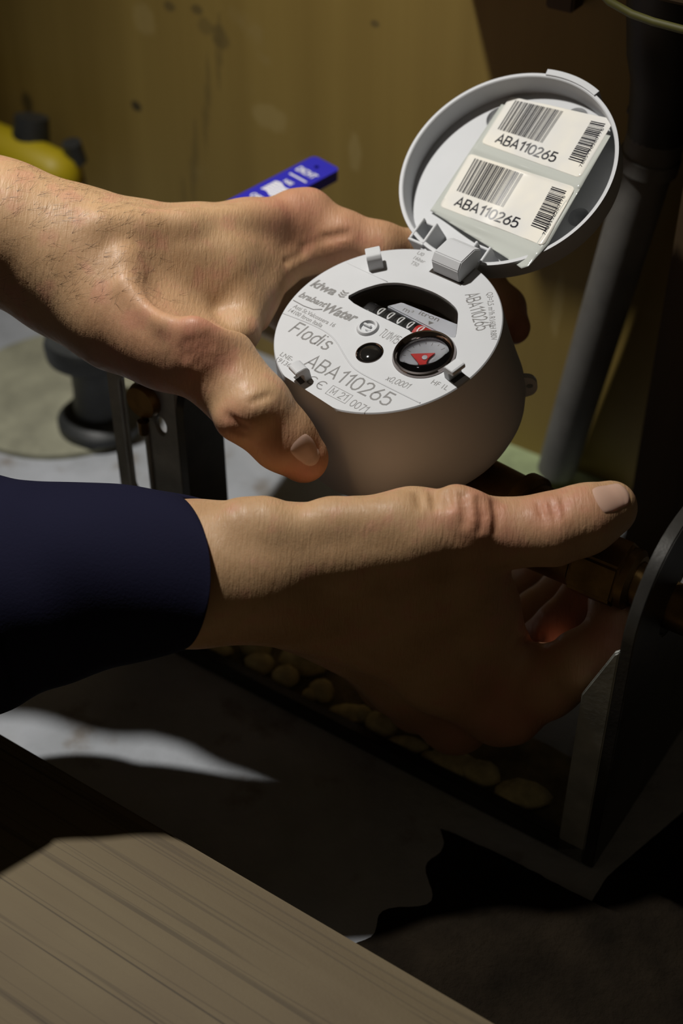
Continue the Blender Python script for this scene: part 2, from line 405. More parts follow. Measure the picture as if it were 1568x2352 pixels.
# right upright: round-topped plate with a slot; its normal is along the bar
def plate_poly(h, wd, r):
    return [(0, 0.0005), (wd, 0.0005)] + [(wd-r+r*math.cos(R(x)), h-r+r*math.sin(R(x))) for x in range(0, 91, 10)] + [(r+r*math.cos(R(x)), h-r+r*math.sin(R(x))) for x in range(90, 181, 10)]
ha = math.atan2(.016, .030); hole = [(.040+.0125*math.cos(ha+R(x)), .123+.0125*math.sin(ha+R(x))) for x in range(90, 271, 15)] + [(.070+.0125*math.cos(ha+R(x)), .139+.0125*math.sin(ha+R(x))) for x in range(-90, 91, 15)]
a = MB(); a.prism(plate_poly(0.170, 0.170, 0.036), BL, BL+.005, M=lambda p: (p[2], p[0], p[1]), holes=[hole])
a.obj('upright_plate', M['darksteel'], br, bevel=0.0016, seg=3)
a = MB(); a.prism([(BL-.012, 0), (BL, 0), (BL, 0.128), (BL-.002, 0.126), (BL-.012, 0.098)], 0, T, M=lambda p: (p[0], p[2], p[1]+.0005))
a.obj('flange', M['steel'], br, bevel=0.0006)
# left upright: plate plus a slotted flange facing the camera
PLW = 0.026; u0 = 0.009; W0 = 0.008
a = MB(); a.prism(plate_poly(0.165, PLW, 0.02), u0, u0+.004, M=lambda p: (p[2], p[0]+W0, p[1]))
a.obj('upright_plate', M['darksteel'], br, bevel=0.0012)
FWD = 0.039
def slot(cx, z0, z1, r):
    return [(cx+r*math.cos(R(x)), z1+r*math.sin(R(x))) for x in range(0, 181, 15)] + [(cx+r*math.cos(R(x)), z0+r*math.sin(R(x))) for x in range(180, 361, 15)]
ova = [(u0-.0095+.0028*math.cos(R(x)), .134+.0048*math.sin(R(x))) for x in range(0, 360, 20)]
a = MB(); a.prism([(u0-FWD, .002), (u0, 0), (u0, .164), (u0-FWD, .164)], 0, T, M=lambda p: (p[0], p[2]+W0, p[1]+.0005), holes=[slot(u0-.0240, .093, .150, .0062), ova])
a.obj('slotted_flange', M['steel'], br, bevel=0.0007)
a = MB(); sl = slot(u0-.0240, .093, .150, .0062); a.tube([(p[0], W0-.0008, p[1]) for p in sl+sl[:1]], .0011, 8, cap=False)
a.obj('slot_rim', M['steel'], br, smooth=True)
# brass pipe stub poking through the left bracket slot
bs = empty('brass_stub', BF @ Matrix.Translation((u0-.017, .004+W0, .146)), 'short brass pipe stub seen in the slot of the left bracket', 'pipe')
a = MB(); a.lathe([(0, -.012), (.0075, -.012), (.0085, -.009), (.0085, .02), (.006, .03), (0, .03)], 24, M=lambda p: (p[0], p[2]+.004, p[1])); a.obj('tube', M['brass'], bs)
a = MB(); a.tube([(.002, -.009, -.008), (.002, -.0095, -.0145)], [.0028, .0022], 10); a.obj('drain_screw', M['brass'], bs)

# coupling nut held by the right hand and pipe going through the bracket
nut_c = at(1396, 1308, .557)
nl_ = np.array(BF.inverted() @ Vector(nut_c))
cn = empty('coupling_nut', frame(nut_c, U, W, Z), 'dark brass coupling nut gripped between right thumb and fingers', 'nut')
a = MB(); a.prism([(.0150*math.cos(R(60*i+12)), .0150*math.sin(R(60*i+12))) for i in range(6)], -.012, .008, M=lambda p: (p[2], p[0], p[1])); a.obj('hex_body', M['brass'], cn, bevel=.0012)
a = MB(); a.lathe([(.0085, .008), (.0125, .008), (.0125, .011), (.0105, .0125), (.0085, .0125)], 28, M=lambda p: (p[2], p[0], p[1]), closed=True); a.obj('collar', M['brass'], cn)
pl_ = float(BL - nl_[0])
a = MB(); a.tube([(-.040, 0, 0), (-.038, 0, 0), (-.0125, 0, 0), (-.011, 0, 0)], [.0105, .0120, .0120, .0105], 24); a.obj('threaded_tail', M['brass'], cn)
a = MB(); a.tube([(-.004, 0, 0), (pl_*.5, 0, 0), (pl_, .040-nl_[1], .123-nl_[2]), (pl_+.05, .040-nl_[1], .123-nl_[2])], [.0085, .0085, .0095, .0095], 20); a.obj('pipe_tail', M['brass'], cn)

# rubble and dust lumps lying along the base channel
random.seed(5)
def lump(name, p, sx, sy, sz, seed, m, yaw=0):
    rnd = random.Random(seed); bm = bmesh.new(); bmesh.ops.create_icosphere(bm, subdivisions=2, radius=1)
    off = [Vector((rnd.uniform(-1, 1), rnd.uniform(-1, 1), rnd.uniform(-1, 1))).normalized() for _ in range(5)]
    for v in bm.verts:
        d = v.co.normalized(); k = 1 + 0.16*sum(max(0, d.dot(o)-.3) for o in off) - 0.20*sum(max(0, d.dot(-o)-.55) for o in off) + rnd.uniform(-.05, .05)
        v.co = Vector((d.x*k*sx, d.y*k*sy, max(d.z*k, -.7)*sz))
    lo = min(v.co.z for v in bm.verts)
    for v in bm.verts: v.co.z -= lo
    me = bpy.data.meshes.new(name); bm.to_mesh(me); bm.free()
    o = link(name, me, m, None, 40); o.matrix_world = frame(p, U, W, Z) @ Matrix.Rotation(yaw, 4, 'Z'); return o
def dirt_bed():
    rnd = np.random.RandomState(9); nx, ny = 130, 30
    xs = np.linspace(.012, BL-.012, nx); ys = np.linspace(.0062, .0475, ny); h = np.zeros((nx, ny))
    for k in range(70):
        cx, cy, r_, a_ = rnd.uniform(0, BL), rnd.uniform(.005, .05), rnd.uniform(.003, .012), rnd.uniform(-.3, 1)
        h += a_*.0016*np.exp(-(((xs[:, None]-cx)**2+(ys[None, :]-cy)**2)/r_**2))
    z = .0034 + h.clip(0)
    mb = MB(); mb.add([(x, y, z[i, j]) for i, x in enumerate(xs) for j, y in enumerate(ys)], [(i*ny+j, (i+1)*ny+j, (i+1)*ny+j+1, i*ny+j+1) for i in range(nx-1) for j in range(ny-1)])
    return mb
tag(dirt_bed().obj('dirt_bed', rough_var('brown_dust', (0.20, 0.165, 0.09), .95, var=.45, scale=70, bstr=.6, bd=.001), smooth=True, mat=BF), 'brown dust and grit filling the base of the steel bracket', 'dust', kind='stuff')
stones = [((860, 1700), .0075, .006, .006, 'pale yellow round lump of rubble, brightest one in the bracket channel'),
          ((912, 1752), .0100, .004, .004, 'flat elongated yellow chip right below the brightest lump'),
          ((640, 1590), .0065, .005, .006, 'square ochre rubble chip under the edge of the right palm'),
          ((694, 1627), .0040, .003, .004, 'small bright yellow crumb between two larger rubble lumps'),
          ((705, 1535), .0120, .007, .008, 'large brown rubble lump tucked under the heel of the right hand'),
          ((790, 1665), .0110, .005, .004, 'dusty brown sliver of rubble left of the brightest lump'),
          ((960, 1805), .0080, .004, .003, 'small yellow dust clump at the inner edge of the channel'),
          ((1020, 1800), .0140, .006, .004, 'flat brown slab of rubble below the knuckles'),
          ((600, 1540), .0070, .006, .005, 'dark rubble lump nearest the sleeve'),
          ((1185, 1870), .0130, .007, .005, 'dark stone near the right upright of the bracket'),
          ((480, 1530), .0065, .004, .003, 'light grey chip on the left end of the bracket channel'),
          ((585, 1500), .0090, .007, .009, 'tall rounded rubble lump beside the wrist, furthest from the plank'),
          ((735, 1600), .0060, .005, .006, 'blocky rubble lump directly below the palm edge'),
          ((835, 1655), .0050, .004, .005, 'small rubble lump touching the upper side of the brightest lump'),
          ((1090, 1815), .0090, .006, .006, 'rough rubble lump below the index knuckle')]
for i, ((px, py), sx, sy, sz, lab) in enumerate(stones):
    p = on_z(px, py, .003)
    lb = np.array(BF.inverted() @ Vector(p)); zz = .0036 if 0.0055 < lb[1] < .048 else .0
    q = np.array(BF @ Vector((min(lb[0], BL-.02), float(np.clip(lb[1], .0065+sy, .046)), 0))); p = q; zz = .0036
    tag(lump('rubble_lump', (p[0], p[1], zz + .0002), sx, sy, sz, i+3, M['stone'], random.uniform(0, .6)), lab, 'rubble', 'rubble lumps in the bracket channel')

# ------------------------------------------------------------------ blue valve lever behind the left hand
e0 = at(748, 374, .715); e1 = at(520, 494, .680)
bx = unit(e0-e1); by = at(712, 364, .7155)-at(786, 389, .7085); by = unit(by - bx*(by @ bx)); bz = np.cross(bx, by)
BLF = frame(e0, bx, by, bz)
bl = empty('blue_lever', BLF, 'flat blue plastic valve lever with white print poking up behind the left hand', 'lever')
a = MB(); a.prism(rrect(-.095, -.0092, 0.001, .0092, .003), -.006, 0, holes=[circ(-.006, 0.0005, .0013, 14)]); a.obj('blade', M['blue'], bl, bevel=.0008)
a = MB(); a.tube([(-.09, 0, -.006), (-.09, 0, -.03)], .008, 16); a.obj('spindle', M['valve'], bl)
vb = np.array(bl.matrix_world @ Vector((-.09, 0, -.03)))
iv = bl.matrix_world.inverted()
dv = unit(W - Z*.9); pw = vb + dv*(((A0-vb) @ W - .001)/(dv @ W))
a = MB(); a.tube([tuple(iv @ Vector(vb)), tuple(iv @ Vector(pw))], .008, 16); a.obj('pipe_stem', M['brass'], bl)

# ------------------------------------------------------------------ lettering
def text_geo(s, size, bold=0.0, shear=0.0):
    cu = bpy.data.curves.new('t', 'FONT'); cu.body = s; cu.size = size; cu.offset = bold; cu.shear = shear; cu.resolution_u = 3
    ob = bpy.data.objects.new('t', cu); COL.objects.link(ob)
    bpy.context.view_layer.update()
    dg = bpy.context.evaluated_depsgraph_get()
    me = bpy.data.meshes.new_from_object(ob.evaluated_get(dg))
    vs = np.array([v.co[:] for v in me.vertices]) if len(me.vertices) else np.zeros((0, 3)); fs = [tuple(p.vertices) for p in me.polygons]
    bpy.data.objects.remove(ob); bpy.data.curves.remove(cu); bpy.data.meshes.remove(me)
    return vs, fs
STROKES = {  # single-line drawings, cap height 7, for the narrow sans numerals and capitals on the meter
 'A': (4.8, [[(0, 0), (2.4, 7), (4.8, 0)], [(.8, 2.2), (4.0, 2.2)]]),
 'B': (4.2, [[(0, 0), (0, 7), (2.3, 7), (3.4, 6.6), (3.8, 5.3), (3.4, 4.1), (2.3, 3.7), (0, 3.7)], [(2.3, 3.7), (3.7, 3.2), (4.2, 1.9), (3.7, .5), (2.4, 0), (0, 0)]]),
 '0': (4.0, [[(2, 0), (.8, .5), (.1, 1.8), (0, 3.5), (.1, 5.2), (.8, 6.5), (2, 7), (3.2, 6.5), (3.9, 5.2), (4, 3.5), (3.9, 1.8), (3.2, .5), (2, 0)]]),
 '1': (2.3, [[(0, 5.3), (2.0, 7), (2.0, 0)]]),
 '2': (4.0, [[(.2, 5.4), (.6, 6.4), (2, 7), (3.4, 6.4), (3.8, 5.2), (3.3, 3.8), (0, 0), (4, 0)]]),
 '5': (4.0, [[(3.7, 7), (.5, 7), (.2, 3.6), (1.2, 4.3), (2.4, 4.4), (3.6, 3.7), (4, 2.2), (3.6, .7), (2.2, 0), (.9, .2), (0, 1.1)]]),
 '6': (4.0, [[(3.2, 7), (1.6, 5.0), (.4, 3.4), (0, 2.2), (.4, .8), (1.4, .1), (2.6, .1), (3.6, .8), (4, 2.2), (3.6, 3.5), (2.6, 4.2), (1.5, 4.1), (.5, 3.3)]]),
 '7': (3.8, [[(0, 7), (3.8, 7), (1.2, 0)]]),
 'F': (3.6, [[(0, 0), (0, 7), (3.6, 7)], [(0, 3.7), (3.1, 3.7)]]),
 'l': (.9, [[(.2, 7.2), (.2, 0)]]), 'i': (.9, [[(.2, 5), (.2, 0)], [(.2, 6.4), (.2, 7.1)]]),
 'o': (3.7, [[(1.85, 0), (.6, .5), (0, 2.5), (.6, 4.5), (1.85, 5), (3.1, 4.5), (3.7, 2.5), (3.1, .5), (1.85, 0)]]),
 'd': (3.7, [[(3.6, 7.2), (3.6, 0)], [(3.6, 4.0), (2.6, 4.9), (1.5, 4.9), (.4, 4.1), (0, 2.5), (.4, .9), (1.5, .1), (2.6, .1), (3.6, 1.0)]]),
 's': (3.2, [[(3.0, 4.1), (2.4, 4.8), (1.4, 5), (.4, 4.5), (.3, 3.4), (1.1, 2.8), (2.2, 2.4), (3.1, 1.7), (3.0, .6), (1.9, 0), (.8, .1), (0, .9)]]),
 'T': (3.8, [[(0, 7), (3.8, 7)], [(1.9, 7), (1.9, 0)]]), 'U': (3.9, [[(0, 7), (0, 1.8), (.6, .5), (1.95, 0), (3.3, .5), (3.9, 1.8), (3.9, 7)]]),
 'M': (4.8, [[(0, 0), (0, 7), (2.4, 1.8), (4.8, 7), (4.8, 0)]]), 'x': (3.2, [[(0, 0), (3.2, 5)], [(0, 5), (3.2, 0)]]), ',': (1.0, [[(.6, .6), (.1, -1.2)]]), ' ': (2.2, [])}
def stroke_geo(s, wd):
    vs = []; fs = []; x0 = 0.0
    for ch in s:
        adv, lines = STROKES[ch]
        for ln in lines:
            p = [np.array(q, float)+(x0, 0) for q in ln]
            clo = np.allclose(p[0], p[-1]) and len(p) > 3
            if clo: p = p[:-1]
            n = len(p); b = len(vs)
            for i in range(n):
                a_, c_ = (p[i-1] if (i or clo) else None), (p[(i+1) % n] if (i < n-1 or clo) else None)
                d1 = unit(p[i]-a_) if a_ is not None else None; d2 = unit(c_-p[i]) if c_ is not None else None
                d1 = d2 if d1 is None else d1; d2 = d1 if d2 is None else d2
                n1 = np.array([-d1[1], d1[0]]); n2 = np.array([-d2[1], d2[0]]); mi = unit(n1+n2); mi = mi/max(.45, mi @ n1)
                for sg in (1, -1): q = p[i]+mi*wd/2*sg; vs.append((q[0], q[1], 0))
            for i in range(n if clo else n-1):
                j = (i+1) % n; fs.append((b+2*i, b+2*i+1, b+2*j+1, b+2*j))
        x0 += adv + 1.35
    return np.array(vs), fs
def letter(parent, s, x0, y0, x1, y1, h, m, fmap=None, z=0.0, bold=0.0, shear=0.0, name='lettering', stroke=0.0):
    """writes s from (x0,y0) to (x1,y1) on a surface, cap height h; units mm"""
    vs, fs = stroke_geo(s, stroke) if stroke else text_geo(s, 10, bold*10, shear)
    if stroke: vs[:, 0] += shear*vs[:, 1]
    cap = 7.0
    xs = vs[:, 0]; wd = xs.max()-xs.min(); lx = math.hypot(x1-x0, y1-y0); c, sn = (x1-x0)/lx, (y1-y0)/lx
    X = (vs[:, 0]-xs.min())*lx/wd; Y = vs[:, 1]*h/cap
    px = x0 + X*c - Y*sn; py = y0 + X*sn + Y*c
    f = fmap or (lambda a, b: (a*.001, b*.001, z*.001))
    mb = MB(); mb.v = [tuple(map(float, f(a, b))) for a, b in zip(px, py)]; mb.f = fs
    me = bpy.data.meshes.new(name); me.from_pydata(mb.v, [], mb.f)
    return link(name, me, m, parent)

b_ = bl
for s, x, y0, y1, h in (('DICHT', -.0155, .0062, -.0062, .0042), ('NSE', -.0275, .0026, -.0028, .0026)):
    letter(bl, s, x*1e3, y0*1e3, x*1e3, y1*1e3, h*1e3, M['white'], z=.15, bold=.03)
mb = MB(); mb.box((-.0205, -.0062, .0001), (-.0195, .0055, .0002)); mb.obj('printed_line', M['white'], bl, smooth=None)
mb = MB()
for k in range(5):
    x = -.040 + k*.0021
    n = 14; vs = []
    for i in range(n+1):
        y = .0055 - .011*i/n; xx = x + .0009*math.sin(2*math.pi*i/n)
        vs += [(xx, y, .00012), (xx+.0016, y, .00012)]
    mb.add(vs, [(2*i, 2*i+2, 2*i+3, 2*i+1) for i in range(n)])
mb.obj('wave_emblem', M['white'], bl, smooth=None)
letter(bl, 'OPEN', -48, 5.2, -48, -5.2, 3.6, M['white'], z=.15, bold=.03)

# ------------------------------------------------------------------ the water meter
FC = np.array([.01799, -.07337, .56401])
fn = unit([-.18047, -.61740, -.76567]); fx = np.array([.74022, .42736, -.51907]); fx = unit(fx - fn*(fx @ fn)); fy = np.cross(fn, fx)
MX, MY, MN = rv(*fx), rv(*fy), rv(*fn); MC = EYE + rv(*FC)
MF = frame(MC, MX, MY, MN)
wm = empty('water_meter', MF, 'round light grey water meter with open lid and brass base held in the left hand', 'water meter')
mm = .001
# outline of the face with the flat at the lower left
fm = unit([-3.6, -43.1]); FLAT = 43.3
def clampflat(x, y, h):
    lim = FLAT + 0.10*h; d = x*fm[0] + y*fm[1]
    if d > lim: x -= (d-lim)*fm[0]; y -= (d-lim)*fm[1]
    return x, y
SEG = 144
prof = [(46.0, -0.5), (46.4, -3), (47.0, -9), (48.3, -20), (50.0, -31), (51.2, -38), (51.4, -42), (50.6, -47), (48.4, -51.5), (44.5, -55), (39.5, -57), (30, -57.5)]
outer = []
for i in range(SEG):
    a_ = 2*math.pi*i/SEG; outer.append(clampflat(45.6*math.cos(a_), 45.6*math.sin(a_), 0))
# window outline (half-moon over the drums)
win = [(-26.5, 3.2), (-23.5, 11.5), (-18.5, 18.5), (-12, 22.6), (-4, 24.6), (4, 25.2), (11.5, 24.4), (17.5, 22.5), (20.2, 20.3), (27.6, 9.5), (26.0, 8.6), (12.6, 3.4), (10.4, 2.6), (9.6, 2.9), (9.0, 3.2)]
def smooth_poly(p, it=2):
    for _ in range(it):
        q = []
        for i in range(len(p)):
            a_, b__ = np.array(p[i]), np.array(p[(i+1) % len(p)]); q += [tuple(a_*.8+b__*.2), tuple(a_*.2+b__*.8)]
        p = q
    return p
win = smooth_poly(win)
DC, DR = (22.6, -4.2), 12.6
dial_h = circ(DC[0], DC[1], DR, 56)
# the dial hole and the window touch, so the window stops at the dial rim
win = [p for p in win]
def out_of_dial(p):
    d = np.array(p)-np.array(DC); r = np.linalg.norm(d)
    return tuple(np.array(DC)+d/r*(DR+.5)) if r < DR+.5 else p
win = [out_of_dial(p) for p in win]
EC, ER = (3.3, -14.6), 5.6
eye_h = circ(EC[0], EC[1], ER, 32)
PC = (-6.4, -4.3)
port_h = circ(PC[0], PC[1], 2.9, 28)
holes = [win, dial_h, eye_h, port_h]
mb = MB()
flat = [p for l in [outer]+holes for p in l]
tri = tessellate_polygon([[Vector((p[0], p[1], 0)) for p in l] for l in [outer]+holes])
mb.add([(p[0]*mm, p[1]*mm, 0) for p in flat], [tuple(t) for t in tri])
k = len(outer)
for l in holes:                       # recess walls
    n = len(l); vs = [(p[0]*mm, p[1]*mm, 0) for p in l] + [(p[0]*mm, p[1]*mm, -2.2*mm) for p in l]
    mb.add(vs, [(i, (i+1) % n, n+(i+1) % n, n+i) for i in range(n)])
rings = [outer]
vs = [(p[0]*mm, p[1]*mm, 0) for p in outer]; fs = []
for r_, z_ in prof:
    for i in range(SEG):
        a_ = 2*math.pi*i/SEG; x, y = clampflat(r_*math.cos(a_), r_*math.sin(a_), -z_); vs.append((x*mm, y*mm, z_*mm))
for j in range(len(prof)):
    fs += [(j*SEG+i, j*SEG+(i+1) % SEG, (j+1)*SEG+(i+1) % SEG, (j+1)*SEG+i) for i in range(SEG)]
fs.append(tuple(len(prof)*SEG+i for i in range(SEG)))
mb.add(vs, fs)
mb.obj('housing', M['grey'], wm, smooth=22)
# eyelet on the right flank
ea = np.array([.985, -.113, -.14]); ex, ey = float(ea @ fx), float(ea @ fy); ell = math.hypot(ex, ey); ex, ey = ex/ell, ey/ell
def lugm(p):   # p: x radial, y down the axis, z tangential
    return ((p[0]*ex - p[2]*ey)*mm, (p[0]*ey + p[2]*ex)*mm, p[1]*mm)
mb = MB(); mb.prism([(47, -36)] + [(52.0+4.2*math.cos(R(x)), -43+5.5*math.sin(R(x))) for x in range(80, -91, -10)] + [(47, -50)], -1.3, 1.3, M=lugm, holes=[circ(53.0, -42.5, 1.4, 14)])
mb.obj('seal_eyelet', M['grey'], wm, bevel=.0004)
# brass underbody
mb = MB(); mb.lathe([(30, -56), (40, -56.6), (41, -59), (40, -62), (33, -66), (26, -74), (20, -84), (12, -90), (0, -91)], 48, M=lambda p: (p[0]*mm, p[1]*mm, p[2]*mm)); mb.obj('brass_body', M['brass'], wm)
for sgn in (-1, 1):
    mb = MB(); mb.lathe([(10.5, 20), (12.5, 22), (12.5, 56), (15.2, 57.5), (15.2, 63), (13.0, 64), (13.0, 72), (9, 72), (9, 60)], 36, M=lambda p: (sgn*p[2]*mm, p[0]*mm, (p[1]-75)*mm)); mb.obj('threaded_spigot', M['brass'], wm)

# register seen through the window
mb = MB(); mb.prism(rrect(-30, -26, 38, 27, 6), -16, -15, M=lambda p: tuple(q*mm for q in p)); mb.obj('register_floor', M['dark'], wm, smooth=None)
mb = MB(); n = len(win)
inn = [((p[0]-2)*.97+1.6, (p[1]-13)*.95+12.2) for p in win]
vs = [(p[0]*mm, p[1]*mm, -1.2*mm) for p in win] + [(p[0]*mm, p[1]*mm, -9*mm) for p in inn]
mb.add(vs, [(i, (i+1) % n, n+(i+1) % n, n+i) for i in range(n)]); mb.obj('window_bezel', M['dark'], wm, smooth=True)
mb = MB(); mb.prism([(-10.5, 11.5), (26.0, 9.8), (23.0, 18.2), (-6.5, 16.4)], -6, -3.4, M=lambda p: (p[0]*mm, p[1]*mm, p[2]*mm)); mb.obj('register_plate', M['plate'], wm, bevel=.0005)
letter(wm, 'm³', -3.0, 12.6, 1.6, 12.5, 2.4, M['print'], z=-3.35)
letter(wm, 'itron', 4.0, 14.2, 13.6, 14.9, 2.4, M['print'], z=-3.35, bold=.01)
mb = MB(); mb.add([(10.2*mm, 13.4*mm, -3.33*mm), (12.8*mm, 13.5*mm, -3.33*mm), (11.5*mm, 11.6*mm, -3.33*mm)], [(0, 1, 2)]); mb.obj('index_mark', M['print'], wm, smooth=None)
for i, ch in enumerate('1000000'):
    x = -14.8 + i*5.15
    mb = MB(); mb.lathe([(3, -2.45), (4.6, -2.45), (4.6, 2.45), (3, 2.45)], 28, M=lambda p: ((x+p[2])*mm, (6.9+p[0])*mm, (-6.9+p[1])*mm), closed=True)
    dr = mb.obj('digit_drum', M['red'] if i > 4 else M['black'], wm)
    vs, fs = text_geo(ch, 10, .2)
    xs = vs[:, 0]; X = (vs[:, 0]-(xs.min()+xs.max())/2)*(3.1/7); Y = (vs[:, 1]-3.5)*(5.0/7) + (1.2 if i == 6 else 0)
    me = bpy.data.meshes.new('numeral')
    me.from_pydata([((x+a_)*mm, (6.9+4.66*math.sin(b__/4.66+.15))*mm, (-6.9+4.66*math.cos(b__/4.66+.15))*mm) for a_, b__ in zip(X, Y)], [], fs)
    link('numeral', me, M['white'], dr)
mb = MB(); mb.prism([((p[0]-2)*.985+2, (p[1]-13)*.985+13) for p in win], -2.0, -1.0, M=lambda p: tuple(q*mm for q in p)); mb.obj('window_glass', M['glass'], wm, smooth=30)
# round litre dial: glass ring, face, red pointer
T3 = lambda cx, cy: (lambda p: ((p[0]+cx)*mm, (p[1]+cy)*mm, p[2]*mm))
mb = MB(); mb.lathe([(12.5, -2.5), (12.5, .6), (11.9, 1.5), (11.0, 1.6), (10.2, .9), (9.6, -1.2), (9.2, -3), (12.4, -3)], 56, M=T3(*DC), closed=True); mb.obj('dial_rim', M['chrome'], wm, smooth=40)
mb = MB(); mb.lathe([(0, -3.4), (10.5, -3.4), (10.5, -2.8), (8.6, -2.6), (0, -2.6)], 48, M=T3(*DC)); mb.obj('dial_face', M['plate'], wm)
mb = MB()
for i in range(20):
    a_ = 2*math.pi*i/20; c_, s_ = math.cos(a_), math.sin(a_); l = 7.0 if i % 2 == 0 else 7.6
    mb.add([T3(*DC)((l*c_-.12*s_, l*s_+.12*c_, -2.53)), T3(*DC)((8.4*c_-.12*s_, 8.4*s_+.12*c_, -2.53)), T3(*DC)((8.4*c_+.12*s_, 8.4*s_-.12*c_, -2.53)), T3(*DC)((l*c_+.12*s_, l*s_-.12*c_, -2.53))], [(0, 1, 2, 3)])
mb.obj('dial_scale', M['print'], wm, smooth=None)
mb = MB(); mb.prism([(-6.0, -1.2), (2.6, -4.2), (1.3, .4), (1.7, 4.0)], -2.3, -1.9, M=T3(*DC)); mb.obj('pointer', M['red'], wm, smooth=None)
mb = MB(); mb.lathe([(0, -2.5), (1.1, -2.5), (1.1, -1.6), (.5, -1.5), (0, -1.5)], 16, M=T3(*DC)); mb.obj('pointer_hub', M['plate'], wm)
mb = MB(); mb.lathe([(0, -.9), (9.7, -.9), (9.7, -.2), (6, .0), (0, .1)], 48, M=T3(*DC)); mb.obj('dial_glass', M['thinglass'], wm, smooth=True)
# dark sensor lens and the small screw port
mb = MB(); mb.lathe([(5.5, -2.2), (5.5, .25), (5.1, .45), (4.8, .1), (4.8, -2.2)], 40, M=T3(*EC), closed=True); mb.obj('lens_rim', M['chrome'], wm)
mb = MB(); mb.lathe([(0, -2.2), (4.8, -2.2), (4.8, -.2), (3.2, .5), (0, .9)], 40, M=T3(*EC)); mb.obj('dark_lens', mat('dark_lens', (.012, .011, .01), .06, Coat_Weight=.6), wm, smooth=True)
mb = MB(); mb.lathe([(2.9, -2), (2.9, .4), (3.2, 1.1), (4.0, 1.1), (4.6, .2), (4.6, -.2)], 36, M=T3(*PC)); mb.obj('port_ring', M['grey'], wm, smooth=40)
mb = MB(); mb.lathe([(0, -3.5), (2.95, -3.5), (2.95, -2.2), (0, -2.2)], 28, M=T3(*PC)); mb.obj('port_plug', M['dark'], wm)
mb = MB(); mb.box((-2.6, .2, -2.2), (1.2, 1.3, .9), M=T3(*PC)); mb.box((-.2, -1.6, -2.2), (2.4, -.5, .6), M=T3(*PC)); mb.obj('port_key', M['grey'], wm, bevel=.0002)
# hooks on the face
def hook(name, x, y, ang, wd, h, out):
    c_, s_ = math.cos(ang), math.sin(ang)
    f_ = lambda p: ((x + p[0]*c_ - p[2]*s_)*mm, (y + p[0]*s_ + p[2]*c_)*mm, p[1]*mm)
    pr = [(0, -.5), (0, h-2.6), (.5, h-2.0), (out, h-2.0), (out+.5, h-1.4), (out+.5, h), (out, h+.5), (-1.2, h+.5), (-2.4, h-.3), (-3.0, h-1.8), (-3.0, -.5)]
    mb = MB(); mb.prism(pr, -wd/2, wd/2, M=f_); o = mb.obj(name, M['grey'], wm, bevel=.0003)
    mb = MB(); mb.box((.05, .02, -wd/2+.3), (2.2, .08, wd/2-.3), M=f_); mb.obj('hook_slot', M['dark'], wm, smooth=None)
hook('hook', -27.5, 25.5, math.atan2(25, -27) , 6.2, 6.6, 3.2)
hook('hook', -11.0, -39.2, math.atan2(-39, -11), 6.0, 6.4, 2.4)
hook('hook', 40.5, -7.0, math.atan2(-7, 40), 6.4, 6.2, 2.4)
# face relief lines
def relief(pts, r=.28, it=3):
    p = [np.array(q) for q in pts]
    for _ in range(it):
        q = [p[0]]
        for i in range(len(p)-1): q += [p[i]*.75+p[i+1]*.25, p[i]*.25+p[i+1]*.75]
        p = q + [p[-1]]
    mb = MB(); mb.tube([(a_*mm, b__*mm, -.05*mm) for a_, b__ in p], r*mm, 6); mb.obj('relief_line', M['grey'], wm, smooth=True)
relief([(-42.6, -15.9), (-29.3, -14.6), (-20, -14.6), (-13, -16.4), (-5.2, -20.6), (1, -23.6), (6.5, -24.9), (21.3, -24.9), (37.4, -24.8)], .35)
relief([(-39.5, 20.6), (-16.6, 20.3)], .22, 1)
mb = MB(); mb.tube([(-44.0*mm, -8.0*mm, .02*mm), (-38*mm, -8.3*mm, .02*mm), (-33*mm, -7.8*mm, .02*mm), (-29.7*mm, -5.9*mm, .02*mm)], .22*mm, 6); mb.obj('printed_swoosh', M['print'], wm, smooth=True)
for s, x0, y0, x1, y1, h, kw in (
    ('kiwa', -44.0, 2.2, -31.3, 2.6, 4.4, dict(bold=.035, shear=.25)),
    ('brabant', -43.9, -5.2, -29.6, -4.6, 3.2, dict(bold=.03, shear=.3)),
    ('Water', -29.2, -6.4, -13.2, -4.8, 4.8, dict(bold=.035, shear=.3)),
    ('Asti St.Valcossera 16', -41.5, -11.3, -18.8, -11.3, 2.1, dict(bold=.006)),
    ('14100 Itron Italia', -41.5, -14.1, -23.2, -14.0, 2.1, dict(bold=.006)),
    ('Flodis', -33.6, -22.8, -12.6, -22.6, 6.4, dict(stroke=.85, shear=.1)),
    ('ABA110265', -15.6, -33.3, 27.6, -32.9, 6.4, dict(stroke=.8)),
    ('LNE-', -27.4, -34.6, -20.9, -34.6, 2.2, {}), ('19136', -27.0, -37.6, -19.5, -37.6, 2.2, {}),
    ('M 21', 3.6, -39.4, 11.4, -39.4, 3.2, dict(stroke=.75)), ('0071', 14.4, -40.1, 22.4, -40.1, 3.4, dict(stroke=.75)),
    ('TU1M15', 0.0, -5.4, 9.2, -5.6, 4.2, dict(stroke=.7)),
    ('x0,0001', 18.0, -22.6, 28.9, -21.7, 2.7, dict(shear=.2, stroke=.8)), ('HF 1L', 34.4, -14.9, 41.8, -14.6, 2.4, {}),
    ('ABA110265', 15.7, 30.2, 32.6, 16.4, 5.4, dict(stroke=.85)), ('Q3=2,5 m³/h R160H R80V', 22.6, 35.6, 40.4, 15.2, 2.4, {}),
    ('U0', -17.0, 39.4, -13.8, 39.4, 2.0, {}), ('16bar', -16.4, 36.4, -10.6, 36.4, 2.0, {}), ('T50', -15.6, 33.4, -11.8, 33.4, 2.0, {})):
    letter(wm, s, x0, y0, x1, y1, h, M['print'], z=.04, **kw)
